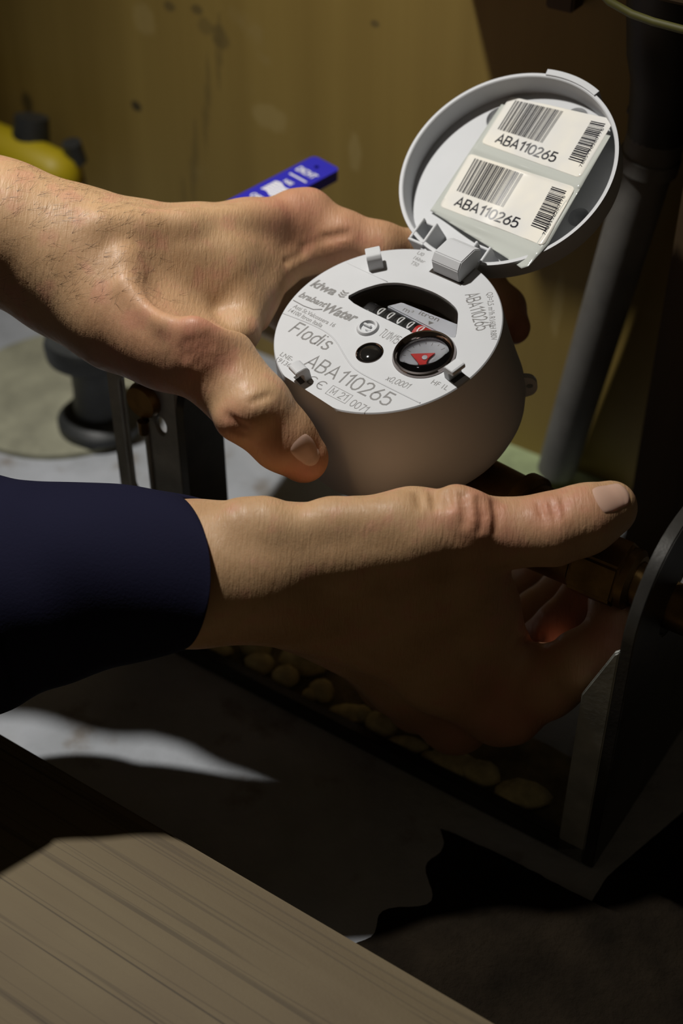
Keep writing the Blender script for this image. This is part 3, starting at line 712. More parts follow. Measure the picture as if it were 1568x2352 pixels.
mb = MB()   # CE mark and the frame round M 21
f0 = lambda p: (p[0]*mm, p[1]*mm, .04*mm)
for cx in (-6.4, -1.4):
    vs = [f0((cx+rr*math.cos(R(x)), -37.8+rr*math.sin(R(x)))) for x in range(50, 311, 20) for rr in (1.75, 2.25)]
    mb.add(vs, [(2*i, 2*i+2, 2*i+3, 2*i+1) for i in range(13)])
mb.add([f0(p) for p in ((-3.5, -38.05), (-1.2, -38.05), (-1.2, -37.55), (-3.5, -37.55))], [(0, 1, 2, 3)])
mb.obj('conformity_mark', M['print'], wm, smooth=None)
mb = MB()
for a_, b__ in (((2.4, -40.4), (12.8, -40.2)), ((2.4, -35.6), (12.8, -35.4)), ((2.4, -40.4), (2.6, -35.4)), ((12.6, -40.4), (12.8, -35.4))):
    mb.add([f0(a_), f0((b__[0], a_[1])), f0(b__), f0((a_[0], b__[1]))], [(0, 1, 2, 3)])
mb.obj('printed_frame', M['print'], wm, smooth=None)
mb = MB()
for kk in range(3):
    y = 3.2 + kk*1.3
    mb.add([f0(p) for p in ((-29.8, y+.8), (-28.0, y), (-26.4, y+.8), (-26.4, y+1.6), (-28.0, y+.8), (-29.8, y+1.6))], [(0, 1, 4, 5), (1, 2, 3, 4)])
mb.obj('printed_emblem', M['print'], wm, smooth=None)

# lid
LC = np.array([.0683, -.14348, .59127]); ln_ = unit([-.36511, -.37393, -.85257])
lx = unit(fx - ln_*(fx @ ln_)); ly = np.cross(ln_, lx)
LX, LY, LN = rv(*lx), rv(*ly), rv(*ln_); LCw = EYE + rv(*LC)
LF = frame(LCw, LX, LY, LN); toM = MF.inverted() @ LF
DEP = 10.8
def LM(p): return tuple(toM @ Vector((p[0]*mm, p[1]*mm, p[2]*mm)))
mb = MB()
slot_h = [(-8, -44.0), (6, -44.0), (6, -39.5), (-8, -39.5)]
flo = circ(0, 0, 44.8, 96)
mb.prism(flo, -DEP-1.2, -DEP, M=LM, holes=[slot_h])
NS = 144; pr = [(44.8, -DEP), (45.0, -6), (45.3, -.4), (45.7, 0), (47.0, 0), (47.2, -.5), (46.6, -DEP-.2), (45.6, -DEP-1.2), (44.8, -DEP-1.2)]
mb.lathe(pr, NS, M=LM, closed=True)
lid = mb.obj('lid', M['grey'], wm, smooth=35)
def lidpart(mb, name, m=M['grey'], **k):
    return mb.obj(name, m, lid, **k)
mb = MB(); a0, a1 = math.atan2(47.6, -10.1), math.atan2(45.4, 17)
arc = [(48.9*math.cos(a1+(a0-a1)*i/16), 48.9*math.sin(a1+(a0-a1)*i/16)) for i in range(17)] + [(46.2*math.cos(a0+(a1-a0)*i/16), 46.2*math.sin(a0+(a1-a0)*i/16)) for i in range(17)]
mb.prism(arc, -6, .7, M=LM); lidpart(mb, 'closing_tab', bevel=.0003)
for cx, cy, sgn in ((-16.0, -38.5, -1), (12.5, -39.0, 1)):      # hinge cheeks: open boxes at the lid's foot
    mb = MB(); mb.box((cx-4, cy-6.5, -DEP), (cx-2.9, cy+4, .2), M=LM); mb.box((cx+2.9, cy-6.5, -DEP), (cx+4, cy+4, .2), M=LM); mb.box((cx-4, cy+2.9, -DEP), (cx+4, cy+4, -2), M=LM)
    mb.box((cx-4, cy-7.5, -DEP), (cx+4, cy-6.4, .2), M=LM)
    lidpart(mb, 'hinge_cheek', bevel=.0002)
mb = MB(); mb.tube([LM((-13, -46.5, -3)), LM((9.5, -46.5, -3))], 1.3*mm, 14); lidpart(mb, 'hinge_pin', smooth=40)
for px, py, r_ in ((-24, 25, 6.0), (8, 37.0, 5.4), (36, -4, 4.5)):  # moulding rings on the lid floor
    mb = MB(); mb.lathe([(r_-.18, 0), (r_-.1, .12), (r_+.1, .12), (r_+.18, 0)], 36, M=lambda p: LM((p[0]+px, p[1]+py, p[2]-DEP))); lidpart(mb, 'moulding_ring', smooth=True)
# hinge block between face and lid
hb = MB(); hb.prism([(34.5, 0), (34.5, 6.0), (37.2, 9.0), (46.0, 9.0), (49.5, 6.5), (49.5, 3), (46.8, 1.5), (46.2, -6), (44, -6), (44, 0)], -4.2, 9.8, M=lambda p: (p[2]*mm, p[0]*mm, p[1]*mm))
hb.obj('hinge_block', M['grey'], wm, bevel=.0004)
mb = MB(); mb.box((-5.6*mm, 33.6*mm, 0.02*mm), (11*mm, 36*mm, .06*mm)); mb.obj('hinge_slot', M['dark'], wm, smooth=None)

# ------------------------------------------------------------------ sheet of barcode labels lying in the lid
def sheet_delta(ax, ay):
    t = min(max((ax+19.5)/53.0, 0), 1.0)
    return (DEP-.8)*(1-t**4) - .5*t - 1.7*math.exp(-((ax-2)/12.0)**2) - .9*math.exp(-((ay-(3.2+.02*ax))/2.0)**2) - .9*math.exp(-((ay+29.8)/1.6)**2)*(1-.5*t)
def sh(ax, ay, lift=0.0):               # a point of the sheet: left edge on the lid floor, right edge over the rim
    d = sheet_delta(ax, ay) - lift
    return (((ax - d*.657))*mm, ((ay + d*.478))*mm, -d*mm)
lsh = empty('label_sheet', LF, 'strip of two white barcode labels on backing lying inside the open lid', 'label sheet')
def sheet(name, poly, lift, m, thick=.12):
    xs = [p[0] for p in poly]; n = 26
    if sum(p[0]*q[1]-q[0]*p[1] for p, q in zip(poly, poly[1:]+poly[:1])) < 0: poly = poly[::-1]
    bm = bmesh.new(); vs = [bm.verts.new((p[0], p[1], 0)) for p in poly]; bm.faces.new(vs)
    for i in range(1, n):
        x = min(xs)+(max(xs)-min(xs))*i/n
        bmesh.ops.bisect_plane(bm, geom=bm.verts[:]+bm.edges[:]+bm.faces[:], plane_co=(x, 0, 0), plane_no=(1, 0, 0))
    ys = [p[1] for p in poly]
    for i in range(1, 60):
        y = min(ys)+(max(ys)-min(ys))*i/60
        bmesh.ops.bisect_plane(bm, geom=bm.verts[:]+bm.edges[:]+bm.faces[:], plane_co=(0, y, 0), plane_no=(0, 1, 0))
    for v in bm.verts: v.co = sh(v.co.x, v.co.y, lift)
    me = bpy.data.meshes.new(name); bm.to_mesh(me); bm.free()
    o = link(name, me, m, lsh, True)
    md = o.modifiers.new('thickness', 'SOLIDIFY'); md.thickness = thick*mm; md.offset = -1
    return o
sheet('backing', [(-20.3, 26.5), (-15, 27), (33.2, 29), (37.6, -24), (35.8, -36.2), (33.6, -38.2), (27, -37.2), (-19.2, -31.2)], .0, M['backing'])
def rpoly(c, r=2.2, n=5):
    out = []
    for i in range(4):
        p, a_, b__ = np.array(c[i]), np.array(c[i-1]), np.array(c[(i+1) % 4])
        u_, v_ = unit(a_-p), unit(b__-p)
        for k in range(n+1):
            t = k/n; q = (p+u_*r)*(1-t)**2 + p*2*t*(1-t) + (p+v_*r)*t*t; out.append(tuple(q))
    return out
def barcode(name, quad, n, seed, lift):
    rnd = random.Random(seed); q = [np.array(p) for p in quad]  # tl, tr, br, bl; bars run top to bottom
    ws = []
    for i in range(n): ws.append((rnd.choice([1, 1, 1.6, 2.2, 3]), rnd.choice([1, 1, 1.5, 2.2])))
    tot = sum(a_+b__ for a_, b__ in ws); x = 0; mb = MB()
    for a_, b__ in ws:
        t0, t1 = x/tot, (x+a_)/tot; x += a_+b__
        vs = []
        for j in range(3):
            s = j/2
            for t in (t0, t1): vs.append(sh(*( (q[0]*(1-t)+q[1]*t)*(1-s) + (q[3]*(1-t)+q[2]*t)*s ), lift))
        mb.add(vs, [(0, 1, 3, 2), (2, 3, 5, 4)])
    me = bpy.data.meshes.new(name); me.from_pydata(mb.v, [], mb.f); link(name, me, M['inkdark'], lsh)
def label(c, dy, seed):
    sheet('label', rpoly(c), .18, M['label'])
    tl, tr, br_, bl_ = [np.array(p) for p in c]
    X = lambda a_, b__: tuple((tl*(1-a_)+tr*a_)*(1-b__) + (bl_*(1-a_)+br_*a_)*b__)
    barcode('barcode', [X(.07, .05), X(.545, .05), X(.53, .66), X(.07, .66)], 30, seed, .24)
    barcode('barcode', [X(.95, .10), X(.95, .80), X(.82, .80), X(.82, .10)], 26, seed+1, .24)
    x0, y0 = X(.11, .90); x1, y1 = X(.72, .90)
    letter(lsh, 'ABA110265', x0, y0, x1, y1, 4.4, M['inkdark'], fmap=lambda a_, b__: sh(a_, b__, .26), stroke=1.15)
    x0, y0 = X(.963, .84); x1, y1 = X(.963, .18)
    letter(lsh, '7885196580176', x0, y0, x1, y1, 1.3, M['inkdark'], fmap=lambda a_, b__: sh(a_, b__, .24))
label([(-18.9, 31.3), (30.6, 36.6), (32.6, 7.0), (-17.6, 6.2)], 0, 11)
label([(-19.4, -.2), (33.2, 2.6), (36.4, -25.8), (-16.6, -27.8)], 0, 11)

# ------------------------------------------------------------------ hands: smooth-blended distance fields meshed with surface nets
def K(px, py, d): return np.array([(px-784)/FPX*d, (py-1176)/FPX*d, d])   # camera-axis millimetres while sculpting
def seg_d(P, a, b, ra, rb):
    ab = b-a; l2 = float(ab @ ab)+1e-9
    q = P-a; t = np.clip((q @ ab)/l2, 0, 1)
    return np.linalg.norm(q - t[..., None]*ab, axis=-1) - (ra + (rb-ra)*t)
def smin(a, b, k):
    h = np.maximum(k-np.abs(a-b), 0)/k
    return np.minimum(a, b) - h*h*k*.25
class Sculpt:
    def __init__(s, warp=None): s.ops = []; s.red = []; s.warp = warp
    def chain(s, pts, k=6.0, sub=False):
        if s.warp and not sub and len(pts[0]) == 4 and not getattr(s, 'raw', False): pts = [s.warp(*p) for p in pts]
        q = [(K(p[0], p[1], p[2]), p[3]) for p in pts]
        if len(q) == 1: q = q*2
        for (a, ra), (b, rb) in zip(q[:-1], q[1:]): s.ops.append((a, b, ra, rb, k, sub))
        return s
    def surf(s, px, py):
        dr = unit(K(px, py, 1.0)); t = 380.
        for _ in range(120):
            d = float(s.eval((dr*t)[None])[0])
            if d < .03: break
            t += d*.7
        if d > .5: print('SURF MISS', px, py, t, d)
        return (dr*t)[2]
    def crease(s, pts, r=1.5, depth=.6, k=1.5):
        return s.chain([(p[0], p[1], s.surf(p[0], p[1]) - r + depth, r) for p in pts], k, True)
    def ridge(s, pts, r=4, height=.8, k=5.0):
        q = [(p[0], p[1], s.surf(p[0], p[1]) + r - height, r) for p in pts]
        s.raw = True; s.chain(q, k); s.raw = False; return s
    def blush(s, px, py, rad, st): s.red.append((K(px, py, s.surf(px, py)), rad, st))
    def eval(s, P):
        f = np.full(P.shape[:-1], 60., np.float64)
        for a, b, ra, rb, k, sub in s.ops:
            d = seg_d(P, a, b, ra, rb)
            f = -smin(-f, d, k) if sub else smin(f, d, k)
        return f
    def mesh(s, name, h):
        pts = np.array([o[0] for o in s.ops if not o[5]] + [o[1] for o in s.ops if not o[5]]); rad = max(max(o[2], o[3]) for o in s.ops)
        rr = np.array([o[2] for o in s.ops if not o[5]] + [o[3] for o in s.ops if not o[5]])[:, None]
        lo = (pts-rr).min(0)-5; hi = (pts+rr).max(0)+5
        n = np.ceil((hi-lo)/h).astype(int)+1
        ax = [lo[i]+h*np.arange(n[i]) for i in range(3)]
        F = np.full(n, 40., np.float32)
        for a, b, ra, rb, k, sub in s.ops:
            pad = max(ra, rb)+k+3
            i0 = np.maximum(((np.minimum(a, b)-pad-lo)/h).astype(int), 0); i1 = np.minimum(((np.maximum(a, b)+pad-lo)/h).astype(int)+2, n)
            sl_ = tuple(slice(i0[i], i1[i]) for i in range(3))
            X, Y, Zg = (ax[i][sl_[i]].astype(np.float32) for i in range(3))
            ab = (b-a); l2 = float(ab @ ab)+1e-9
            qx = (X-a[0])[:, None, None]; qy = (Y-a[1])[None, :, None]; qz = (Zg-a[2])[None, None, :]
            t = np.clip((qx*ab[0]+qy*ab[1]+qz*ab[2])/l2, 0, 1)
            d = np.sqrt((qx-t*ab[0])**2+(qy-t*ab[1])**2+(qz-t*ab[2])**2) - (ra+(rb-ra)*t)
            cur = F[sl_]
            F[sl_] = -smin(-cur, d, k) if sub else smin(cur, d, k)
        ins = F < 0; m = n-1
        acc = np.zeros((*m, 3), np.float32); cnt = np.zeros(m, np.float32); quads = []
        for axn in range(3):
            s0 = [slice(None)]*3; s1 = [slice(None)]*3; s0[axn] = slice(0, -1); s1[axn] = slice(1, None)
            cr = ins[tuple(s0)] != ins[tuple(s1)]
            I = np.argwhere(cr); f0 = F[tuple(I.T)]; J = I.copy(); J[:, axn] += 1; f1 = F[tuple(J.T)]
            t = f0/(f0-f1); p = I.astype(np.float32); p[:, axn] += t
            o = [i for i in range(3) if i != axn]
            cells = []
            for da, db in ((0, 0), (-1, 0), (-1, -1), (0, -1)):
                c = I.copy(); c[:, o[0]] += da; c[:, o[1]] += db; cells.append(c)
                np.add.at(acc, tuple(c.T), p); np.add.at(cnt, tuple(c.T), 1)
            quads.append((cells, (f0 < 0), axn))
        act = cnt > 0; idx = np.full(m, -1, np.int64); idx[act] = np.arange(act.sum())
        V = acc[act]/cnt[act][:, None]*h + lo
        faces = []
        for cells, inside, axn in quads:
            q = np.stack([idx[tuple(c.T)] for c in cells], 1)
            fl = inside if axn != 1 else ~inside
            q[~fl] = q[~fl][:, ::-1]; faces.append(q)
        Fq = np.concatenate(faces)
        # two light smoothing passes
        for _ in range(2):
            sm = np.zeros_like(V); ct = np.zeros(len(V))
            for i in range(4):
                a_, b_ = Fq[:, i], Fq[:, (i+1) % 4]
                np.add.at(sm, a_, V[b_]); np.add.at(ct, a_, 1); np.add.at(sm, b_, V[a_]); np.add.at(ct, b_, 1)
            V = V*.5 + sm/ct[:, None]*.5
        Wd = (EYE + (V[:, :1]*RX + V[:, 1:2]*DN + V[:, 2:3]*FW)*.001).astype(np.float32)
        me = bpy.data.meshes.new(name)
        me.vertices.add(len(Wd)); me.vertices.foreach_set('co', Wd.ravel())
        me.loops.add(Fq.size); me.loops.foreach_set('vertex_index', Fq.ravel().astype(np.int32))
        me.polygons.add(len(Fq)); me.polygons.foreach_set('loop_start', np.arange(0, Fq.size, 4, dtype=np.int32))
        me.update(calc_edges=True); me.validate()
        red = np.zeros(len(V))
        for c, rad_, st in s.red: red = np.maximum(red, st*np.exp(-((np.linalg.norm(V-c, axis=1)/rad_)**2)))
        at_ = me.attributes.new('redness', 'FLOAT', 'POINT'); at_.data.foreach_set('value', red.astype(np.float32))
        return me
    def nail(s, name, c, axis, nrm, ln, wd, lift=.35):
        """nail plate draped on the surface round c; axis towards the tip"""
        c = K(*c); ax_ = unit(axis); nr = unit(np.asarray(nrm, float) - ax_*(np.asarray(nrm, float) @ ax_)); sd = np.cross(nr, ax_)
        n = 15; vs = []
        for i in range(n):
            for j in range(n):
                u_, v_ = 2*i/(n-1)-1, 2*j/(n-1)-1
                x = u_*math.sqrt(1-v_*v_*.42); y = v_*math.sqrt(1-u_*u_*.42)     # square -> rounded
                p = c + ax_*x*ln/2 + sd*y*wd/2 + nr*.5
                for _ in range(25):
                    E_ = np.eye(3)*.05; d = float(s.eval(p[None])[0])
                    g = unit((s.eval(p+E_)-s.eval(p-E_)))
                    p = p - g*d*.9
                    if abs(d) < .02: break
                edge = max(abs(u_), abs(v_))
                p = p + g*(lift*(1-edge**6) - .25*edge**6 + (.25 if u_ > .7 else 0))
                vs.append(EYE + rv(*(p*.001)))
        mb = MB(); mb.add(vs, [(i*n+j, (i+1)*n+j, (i+1)*n+j+1, i*n+j+1) for i in range(n-1) for j in range(n-1)])
        me = bpy.data.meshes.new(name); me.from_pydata(mb.v, [], mb.f); return me

H = 1.0
# ---- left hand (holds the meter from the left and behind)
ANCH = np.array([(686, 522, 46), (570, 545, 42), (450, 560, 35), (330, 566, 31), (190, 590, 27), (0, 533, 25), (-1300, 80, 20), (780, 545, 29), (870, 566, 14), (960, 580, 6), (1100, 650, 0), (1180, 750, 0),
                 (470, 812, 6), (583, 938, 0), (698, 1054, 0), (390, 775, 12), (280, 720, 18), (500, 625, 27), (590, 690, 25), (700, 580, 38)], float)
def warp_a(px, py, d, r):                # the knuckles sit below the meter's face, the thumb in front of its flank
    w_ = 1/((ANCH[:, 0]-px)**2 + (ANCH[:, 1]-py)**2 + 200.)**1.5
    off = float((w_*ANCH[:, 2]).sum()/w_.sum())
    return (px, py, d+off, r*(d+off)/d)
A = Sculpt(warp_a)
A.chain([(-1300, 80, 600, 42), (-700, 280, 570, 34), (-250, 450, 552, 27.5), (0, 533, 546, 25.8), (170, 596, 548, 26), (260, 620, 552, 26)], 10)
A.chain([(190, 575, 552, 20), (330, 566, 556, 15.5), (450, 560, 560, 14.2), (570, 545, 564, 13.6), (686, 522, 570, 12.2)], 9)     # index metacarpal
A.chain([(250, 640, 552, 24), (400, 640, 556, 21), (500, 625, 562, 17), (590, 590, 570, 12)], 10)                                  # muscle of the web
A.chain([(160, 640, 548, 23), (280, 720, 548, 21), (390, 775, 546, 19), (470, 812, 543, 17.2)], 9)                                  # thumb metacarpal
A.chain([(470, 812, 543, 17.2), (530, 880, 541, 14.0), (583, 938, 542, 14.0), (650, 1010, 546, 11.8), (698, 1054, 551, 9.2)], 5)     # thumb
A.chain([(640, 985, 549, 10.5), (694, 1046, 553, 8.6)], 4)                                                                            # thumb pad
A.chain([(686, 522, 570, 12.2), (780, 545, 584, 10.8), (870, 566, 600, 9.8), (960, 580, 619, 9.2), (1020, 590, 628, 9.3)], 5)         # index
A.chain([(1020, 590, 628, 9.3), (1110, 650, 634, 8.6), (1160, 705, 628, 8.4)], 4)
A.chain([(1160, 705, 628, 8.4), (1178, 752, 619, 7.6)], 4)
A.chain([(300, 650, 566, 22), (560, 590, 588, 13.5), (655, 560, 594, 12)], 9)                                                        # middle metacarpal
A.chain([(655, 560, 594, 12), (790, 610, 632, 10), (880, 645, 655, 9.5)], 5)
A.chain([(880, 645, 655, 9.5), (1010, 745, 668, 8.8), (1085, 830, 664, 8)], 4)
A.chain([(280, 670, 580, 20), (540, 620, 610, 12.5), (630, 605, 616, 11.5)], 9)                                                       # ring
A.chain([(630, 605, 616, 11.5), (740, 680, 652, 9.5), (830, 740, 672, 9)], 5)
A.chain([(830, 740, 672, 9), (940, 830, 684, 8.2), (1010, 900, 684, 7.6)], 4)
A.chain([(270, 690, 590, 17), (520, 660, 628, 11), (600, 665, 634, 10.5)], 9)                                                         # little finger
A.chain([(600, 665, 634, 10.5), (690, 750, 664, 8.5), (760, 810, 680, 8)], 5)
A.chain([(760, 810, 680, 8), (840, 890, 690, 7.2), (890, 940, 690, 6.6)], 4)
A.chain([(588, 730, 566, 5), (600, 680, 568, 6), (640, 620, 571, 7), (700, 580, 577, 8), (790, 568, 588, 9)], 6)                      # skin fold of the web
A.chain([(548, 760, 556, 9), (560, 690, 562, 9), (590, 630, 568, 9)], 8)
A.ridge([(440, 770), (462, 795)], 9, 1.6, 8); A.ridge([(680, 482), (712, 478)], 8, 1.0, 8)                                             # knuckles
A.ridge([(535, 965), (575, 940)], 6, .4, 6)
A.ridge([(300, 610), (400, 680), (450, 740)], 5, 1.1, 9); A.ridge([(300, 660), (385, 730)], 4, .8, 7)                                  # tendons of the thumb
A.ridge([(230, 520), (420, 520), (620, 495)], 5, .8, 8)
A.crease([(450, 600), (500, 625)], 22, .9, 10)
for p_, r_, dp, k_ in (
                   ([(700, 568), (745, 548), (800, 535)], 2.0, .6, 2), ([(660, 600), (700, 580)], 1.6, .35, 1.5), ([(520, 955), (560, 985)], 1.6, .5, 1.5), ([(532, 985), (560, 1000)], 1.4, .4, 1.3), ([(575, 925), (620, 905)], 1.4, .35, 1.2),
                   ([(425, 785), (432, 815), (448, 840)], 1.5, .3, 1.3), ([(440, 780), (447, 808), (460, 828)], 1.3, .26, 1.2), ([(458, 775), (466, 800), (478, 822)], 1.3, .24, 1.2), ([(478, 770), (486, 795)], 1.3, .22, 1.2), ([(415, 800), (420, 830)], 1.3, .22, 1.2)):
    A.crease(p_, r_, dp, k_)
for b_ in ((452, 800, 15, .6), (690, 480, 20, .5), (540, 970, 9, .5), (800, 540, 20, .4), (700, 1080, 13, .6), (640, 1040, 14, .4), (330, 760, 26, .3), (1180, 770, 20, .6)): A.blush(*b_)
# ---- right hand (turns the coupling nut)
def warp_b(px, py, d, r):                # reach: forearm nearer the floor, thumb and fingers on the nut
    off = float(np.interp(px, [-1300, -350, 0, 300, 600, 1150, 1400], [20, 58, 74, 55, 35, 36, 24]))
    off += max(0., py-1210)*.15*float(np.interp(px, [450, 750], [0, 1]))
    return (px, py, d+off, r*(d+off)/d)
B = Sculpt(warp_b)
B.chain([(-1300, 1480, 440, 42), (-700, 1420, 462, 36), (-200, 1350, 482, 29), (150, 1324, 494, 25.5), (450, 1318, 500, 24.2), (600, 1316, 503, 23)], 10)
B.chain([(600, 1285, 501, 20), (800, 1262, 500, 16.6), (950, 1234, 499, 16.0), (1078, 1222, 499, 13.0)], 9)                        # thumb metacarpal
B.chain([(1078, 1222, 499, 13.0), (1180, 1224, 501, 11.6), (1268, 1215, 505, 12.4)], 5)
B.chain([(1268, 1215, 505, 12.4), (1345, 1190, 510, 11.8), (1403, 1162, 514, 9.2)], 5)
B.chain([(1330, 1215, 512, 9.5), (1400, 1178, 516, 8.2)], 4)
B.chain([(600, 1330, 504, 21), (850, 1420, 503, 16.5), (1010, 1530, 501, 15), (1148, 1622, 499, 13.2)], 9)                           # index metacarpal
B.chain([(1148, 1622, 499, 13.2), (1250, 1568, 492, 12), (1335, 1522, 490, 10.8), (1392, 1488, 494, 10.4)], 5)
B.chain([(1392, 1488, 494, 10.4), (1414, 1430, 506, 9.2), (1404, 1385, 518, 8.6)], 4)
B.chain([(600, 1335, 514, 20), (800, 1440, 516, 15), (930, 1560, 516, 13), (1045, 1648, 515, 12.6)], 8)                               # middle
B.chain([(1045, 1648, 515, 12.6), (1180, 1540, 532, 11), (1290, 1440, 530, 9.6)], 5)
B.chain([(1290, 1440, 530, 9.6), (1340, 1372, 545, 8.6), (1372, 1312, 562, 7.2)], 4)
B.chain([(600, 1345, 524, 18), (800, 1450, 532, 13.5), (960, 1610, 538, 11.5)], 8)                                                    # ring
B.chain([(960, 1610, 538, 11.5), (1110, 1510, 557, 10), (1230, 1410, 568, 9.0)], 5)
B.chain([(1230, 1410, 568, 9.0), (1300, 1345, 575, 8.4), (1345, 1290, 572, 7.8)], 4)
B.chain([(600, 1350, 530, 16), (780, 1450, 545, 12), (890, 1570, 558, 10.5)], 8)                                                      # little finger
B.chain([(890, 1570, 558, 10.5), (1030, 1480, 595, 8.6), (1130, 1400, 612, 8)], 5)
B.chain([(1130, 1400, 612, 8), (1200, 1340, 616, 7.2), (1240, 1300, 610, 6.6)], 4)
B.chain([(820, 1335, 508, 14), (950, 1345, 501, 15), (1080, 1380, 501, 13)], 14)                                                      # back of the hand
B.chain([(900, 1420, 502, 17), (1050, 1480, 500, 14.5), (1110, 1530, 500, 13.5)], 9)
B.chain([(1080, 1300, 501, 13), (1105, 1400, 502, 12), (1140, 1490, 502, 12)], 8)
B.ridge([(1085, 1165), (1090, 1200)], 6, 1.2, 5); B.ridge([(1045, 1150), (1050, 1185)], 6, .9, 5); B.ridge([(1150, 1635), (1180, 1660)], 8, .8, 8)
B.ridge([(640, 1215), (760, 1195), (900, 1185)], 6, .9, 8)
B.ridge([(560, 1200), (600, 1195)], 8, .8, 9)
for p_, r_, dp, k_ in (([(1064, 1135), (1068, 1170), (1066, 1205)], 1.8, .9, 1.6), ([(1103, 1145), (1110, 1180), (1108, 1215)], 1.8, .9, 1.6), ([(1025, 1125), (1030, 1160)], 1.6, .7, 1.5), ([(1137, 1155), (1143, 1190), (1141, 1220)], 1.5, .5, 1.4),
                   ([(1235, 1150), (1250, 1200)], 1.4, .45, 1.2), ([(1262, 1145), (1278, 1200)], 1.4, .4, 1.2), ([(1290, 1140), (1300, 1180)], 1.3, .3, 1.2), ([(995, 1128), (1000, 1165)], 1.5, .5, 1.4), ([(960, 1130), (966, 1160)], 1.4, .35, 1.4), ([(1195, 1475), (1240, 1462), (1280, 1465)], 1.4, .5, 1.3)):
    B.crease(p_, r_, dp, k_)
for b_ in ((1100, 1190, 13, .6), (1260, 1170, 12, .6), (1160, 1660, 22, .5), (1040, 1700, 22, .4), (1395, 1460, 12, .6), (1340, 1150, 10, .4), (1280, 1430, 22, .6)): B.blush(*b_)

person = empty('person', Matrix.Translation((-0.45, 0.25, 0.0)), 'bare-handed person in a navy sleeve holding the water meter and turning a nut', 'person')
inv_p = person.matrix_world.inverted()
def keep(o): o.parent = person; o.matrix_parent_inverse = inv_p; return o
sk_l = skin_material('skin_left', (0, 0, R(-18))); sk_r = skin_material('skin_right', (0, 0, R(-5)))
lh = keep(link('left_arm', A.mesh('left_arm', H), sk_l, None, True))
rh = keep(link('right_arm', B.mesh('right_arm', H), sk_r, None, True))
def subpart(o, parent): o.parent = parent; o.matrix_parent_inverse = parent.matrix_world.inverted(); return o
bpy.context.view_layer.update()
subpart(link('thumbnail', A.nail('thumbnail', (702, 1041, A.surf(702, 1041)), K(706, 1062, 552)-K(640, 1000, 546), (.50, -.35, -.80), 15, 13), M['nail'], None, True), lh)
subpart(link('thumbnail', B.nail('thumbnail', (1409, 1143, B.surf(1409, 1143)), K(1452, 1130, 514)-K(1370, 1160, 510), (-.05, -.62, -.78), 17, 15), M['nail'], None, True), rh)

# short dark hairs on the left wrist
def arm_hair(me, n=420):
    rnd = np.random.RandomState(7); nv = len(me.vertices)
    co = np.empty(nv*3, np.float32); me.vertices.foreach_get('co', co); co = co.reshape(-1, 3)
    no = np.empty(nv*3, np.float32); me.vertices.foreach_get('normal', no); no = no.reshape(-1, 3)
    c = (co-EYE); z = c @ FW; px = 784+FPX*(c @ RX)/z; py = 1176+FPX*(c @ DN)/z
    ok = np.where((px > -120) & (px < 420) & (py < 700) & (no @ -FW > -.15))[0]
    wgt = np.exp(-((px[ok]-180)/170)**2); pick = rnd.choice(ok, n, p=wgt/wgt.sum())
    mb = MB()
    for i in pick:
        p, nn = co[i].astype(float), no[i].astype(float)
        t = unit(rv(.75+rnd.normal(0, .25), -.45+rnd.normal(0, .35), .1)); t = unit(t-nn*(t @ nn)); sd = np.cross(nn, t)
        ln = rnd.uniform(.0035, .008); vs = []
        for k in range(4):
            f = k/3; q = p + t*ln*f + nn*(.0012*f*(1.4-f)*rnd.uniform(.6, 1.4)); w_ = .00005*(1-.8*f)
            vs += [q+sd*w_, q-sd*w_]
        mb.add(vs, [(0, 2, 3, 1), (2, 4, 5, 3), (4, 6, 7, 5)])
    m2 = bpy.data.meshes.new('arm_hair'); m2.from_pydata(mb.v, [], mb.f); return m2
hr = subpart(link('arm_hair', arm_hair(lh.data), mat('dark_hair', (.035, .02, .012), .5)), lh); hr['kind'] = 'stuff'; hr['label'] = 'fine dark hairs on the wrist'

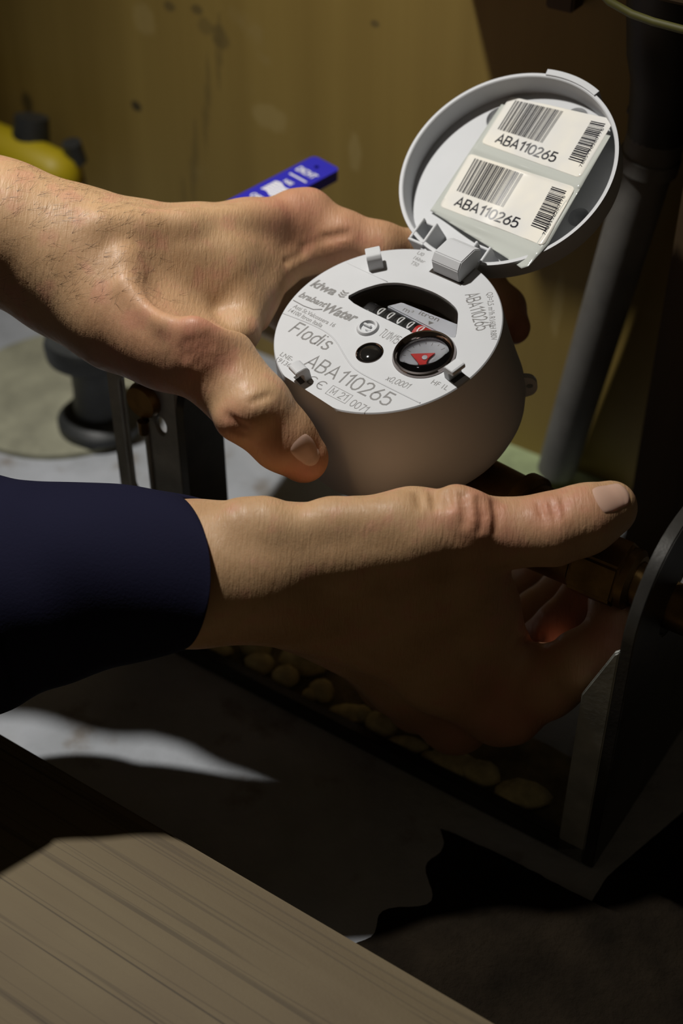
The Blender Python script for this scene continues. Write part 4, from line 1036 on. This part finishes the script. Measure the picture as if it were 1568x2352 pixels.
# sleeve on the right arm
def sleeve():
    rows = [(462, 1318, 500, 1.00), (440, 1318, 500, 1.0)]
    pts = [(-1250, 1480, 445, 52, 50), (-700, 1430, 462, 47, 46), (-350, 1400, 475, 43.5, 43), (-120, 1378, 484, 42, 40), (0, 1356, 488, 41, 38), (60, 1350, 490, 38, 36), (110, 1340, 491, 35.5, 35), (160, 1330, 493, 34, 34), (230, 1320, 495, 32.5, 33), (300, 1315, 497, 31.5, 32), (370, 1316, 499, 30, 30.5), (420, 1319, 500, 28.3, 29), (440, 1320, 500, 27.0, 28)]
    pts = [(p[0], p[1], warp_b(p[0], p[1], p[2], 1)[2], p[3]*warp_b(p[0], p[1], p[2], 1)[3], p[4]*warp_b(p[0], p[1], p[2], 1)[3]) for p in pts]
    cs = [K(p[0], p[1], p[2]) for p in pts]; n = 72; vs = []; fs = []
    rings = []
    for i, (p, c) in enumerate(zip(pts, cs)):
        t = unit(cs[min(i+1, len(cs)-1)]-cs[max(i-1, 0)]); up = np.array([0, 1., 0]); up = unit(up - t*(up @ t)); sd = np.cross(t, up)
        ring = []
        for k in range(n):
            a = 2*math.pi*k/n
            r_ = 1 + .018*math.sin(3*a+i*.9) + .012*math.sin(5*a-i*1.7) + (.03*math.sin(i*2.2+2*a) if 2 < i < 8 else 0)
            q = c + up*math.cos(a)*p[3]*r_ + sd*math.sin(a)*p[4]*r_
            if i >= len(pts)-3: q = q + t*(30*abs(math.sin(a))-7.0)
            ring.append(q)
        rings.append(ring)
    inner = []
    for i in (len(pts)-1, len(pts)-2, len(pts)-3, len(pts)-5):
        c = np.mean(rings[i], axis=0); inner.append([c + (q-c)*(.955 if i == len(pts)-1 else .93) for q in rings[i]])
    rings += inner
    mb = MB(); vs = [EYE + rv(*(q*.001)) for r_ in rings for q in r_]
    fs = [(i*n+k, i*n+(k+1) % n, (i+1)*n+(k+1) % n, (i+1)*n+k) for i in range(len(rings)-1) for k in range(n)]
    mb.add(vs, fs)
    o = mb.obj('sleeve', M['navy'], None, smooth=True)
    md = o.modifiers.new('s', 'SUBSURF'); md.levels = 1; md.render_levels = 2
    return o
keep(sleeve())['label'] = 'navy blue sleeve'
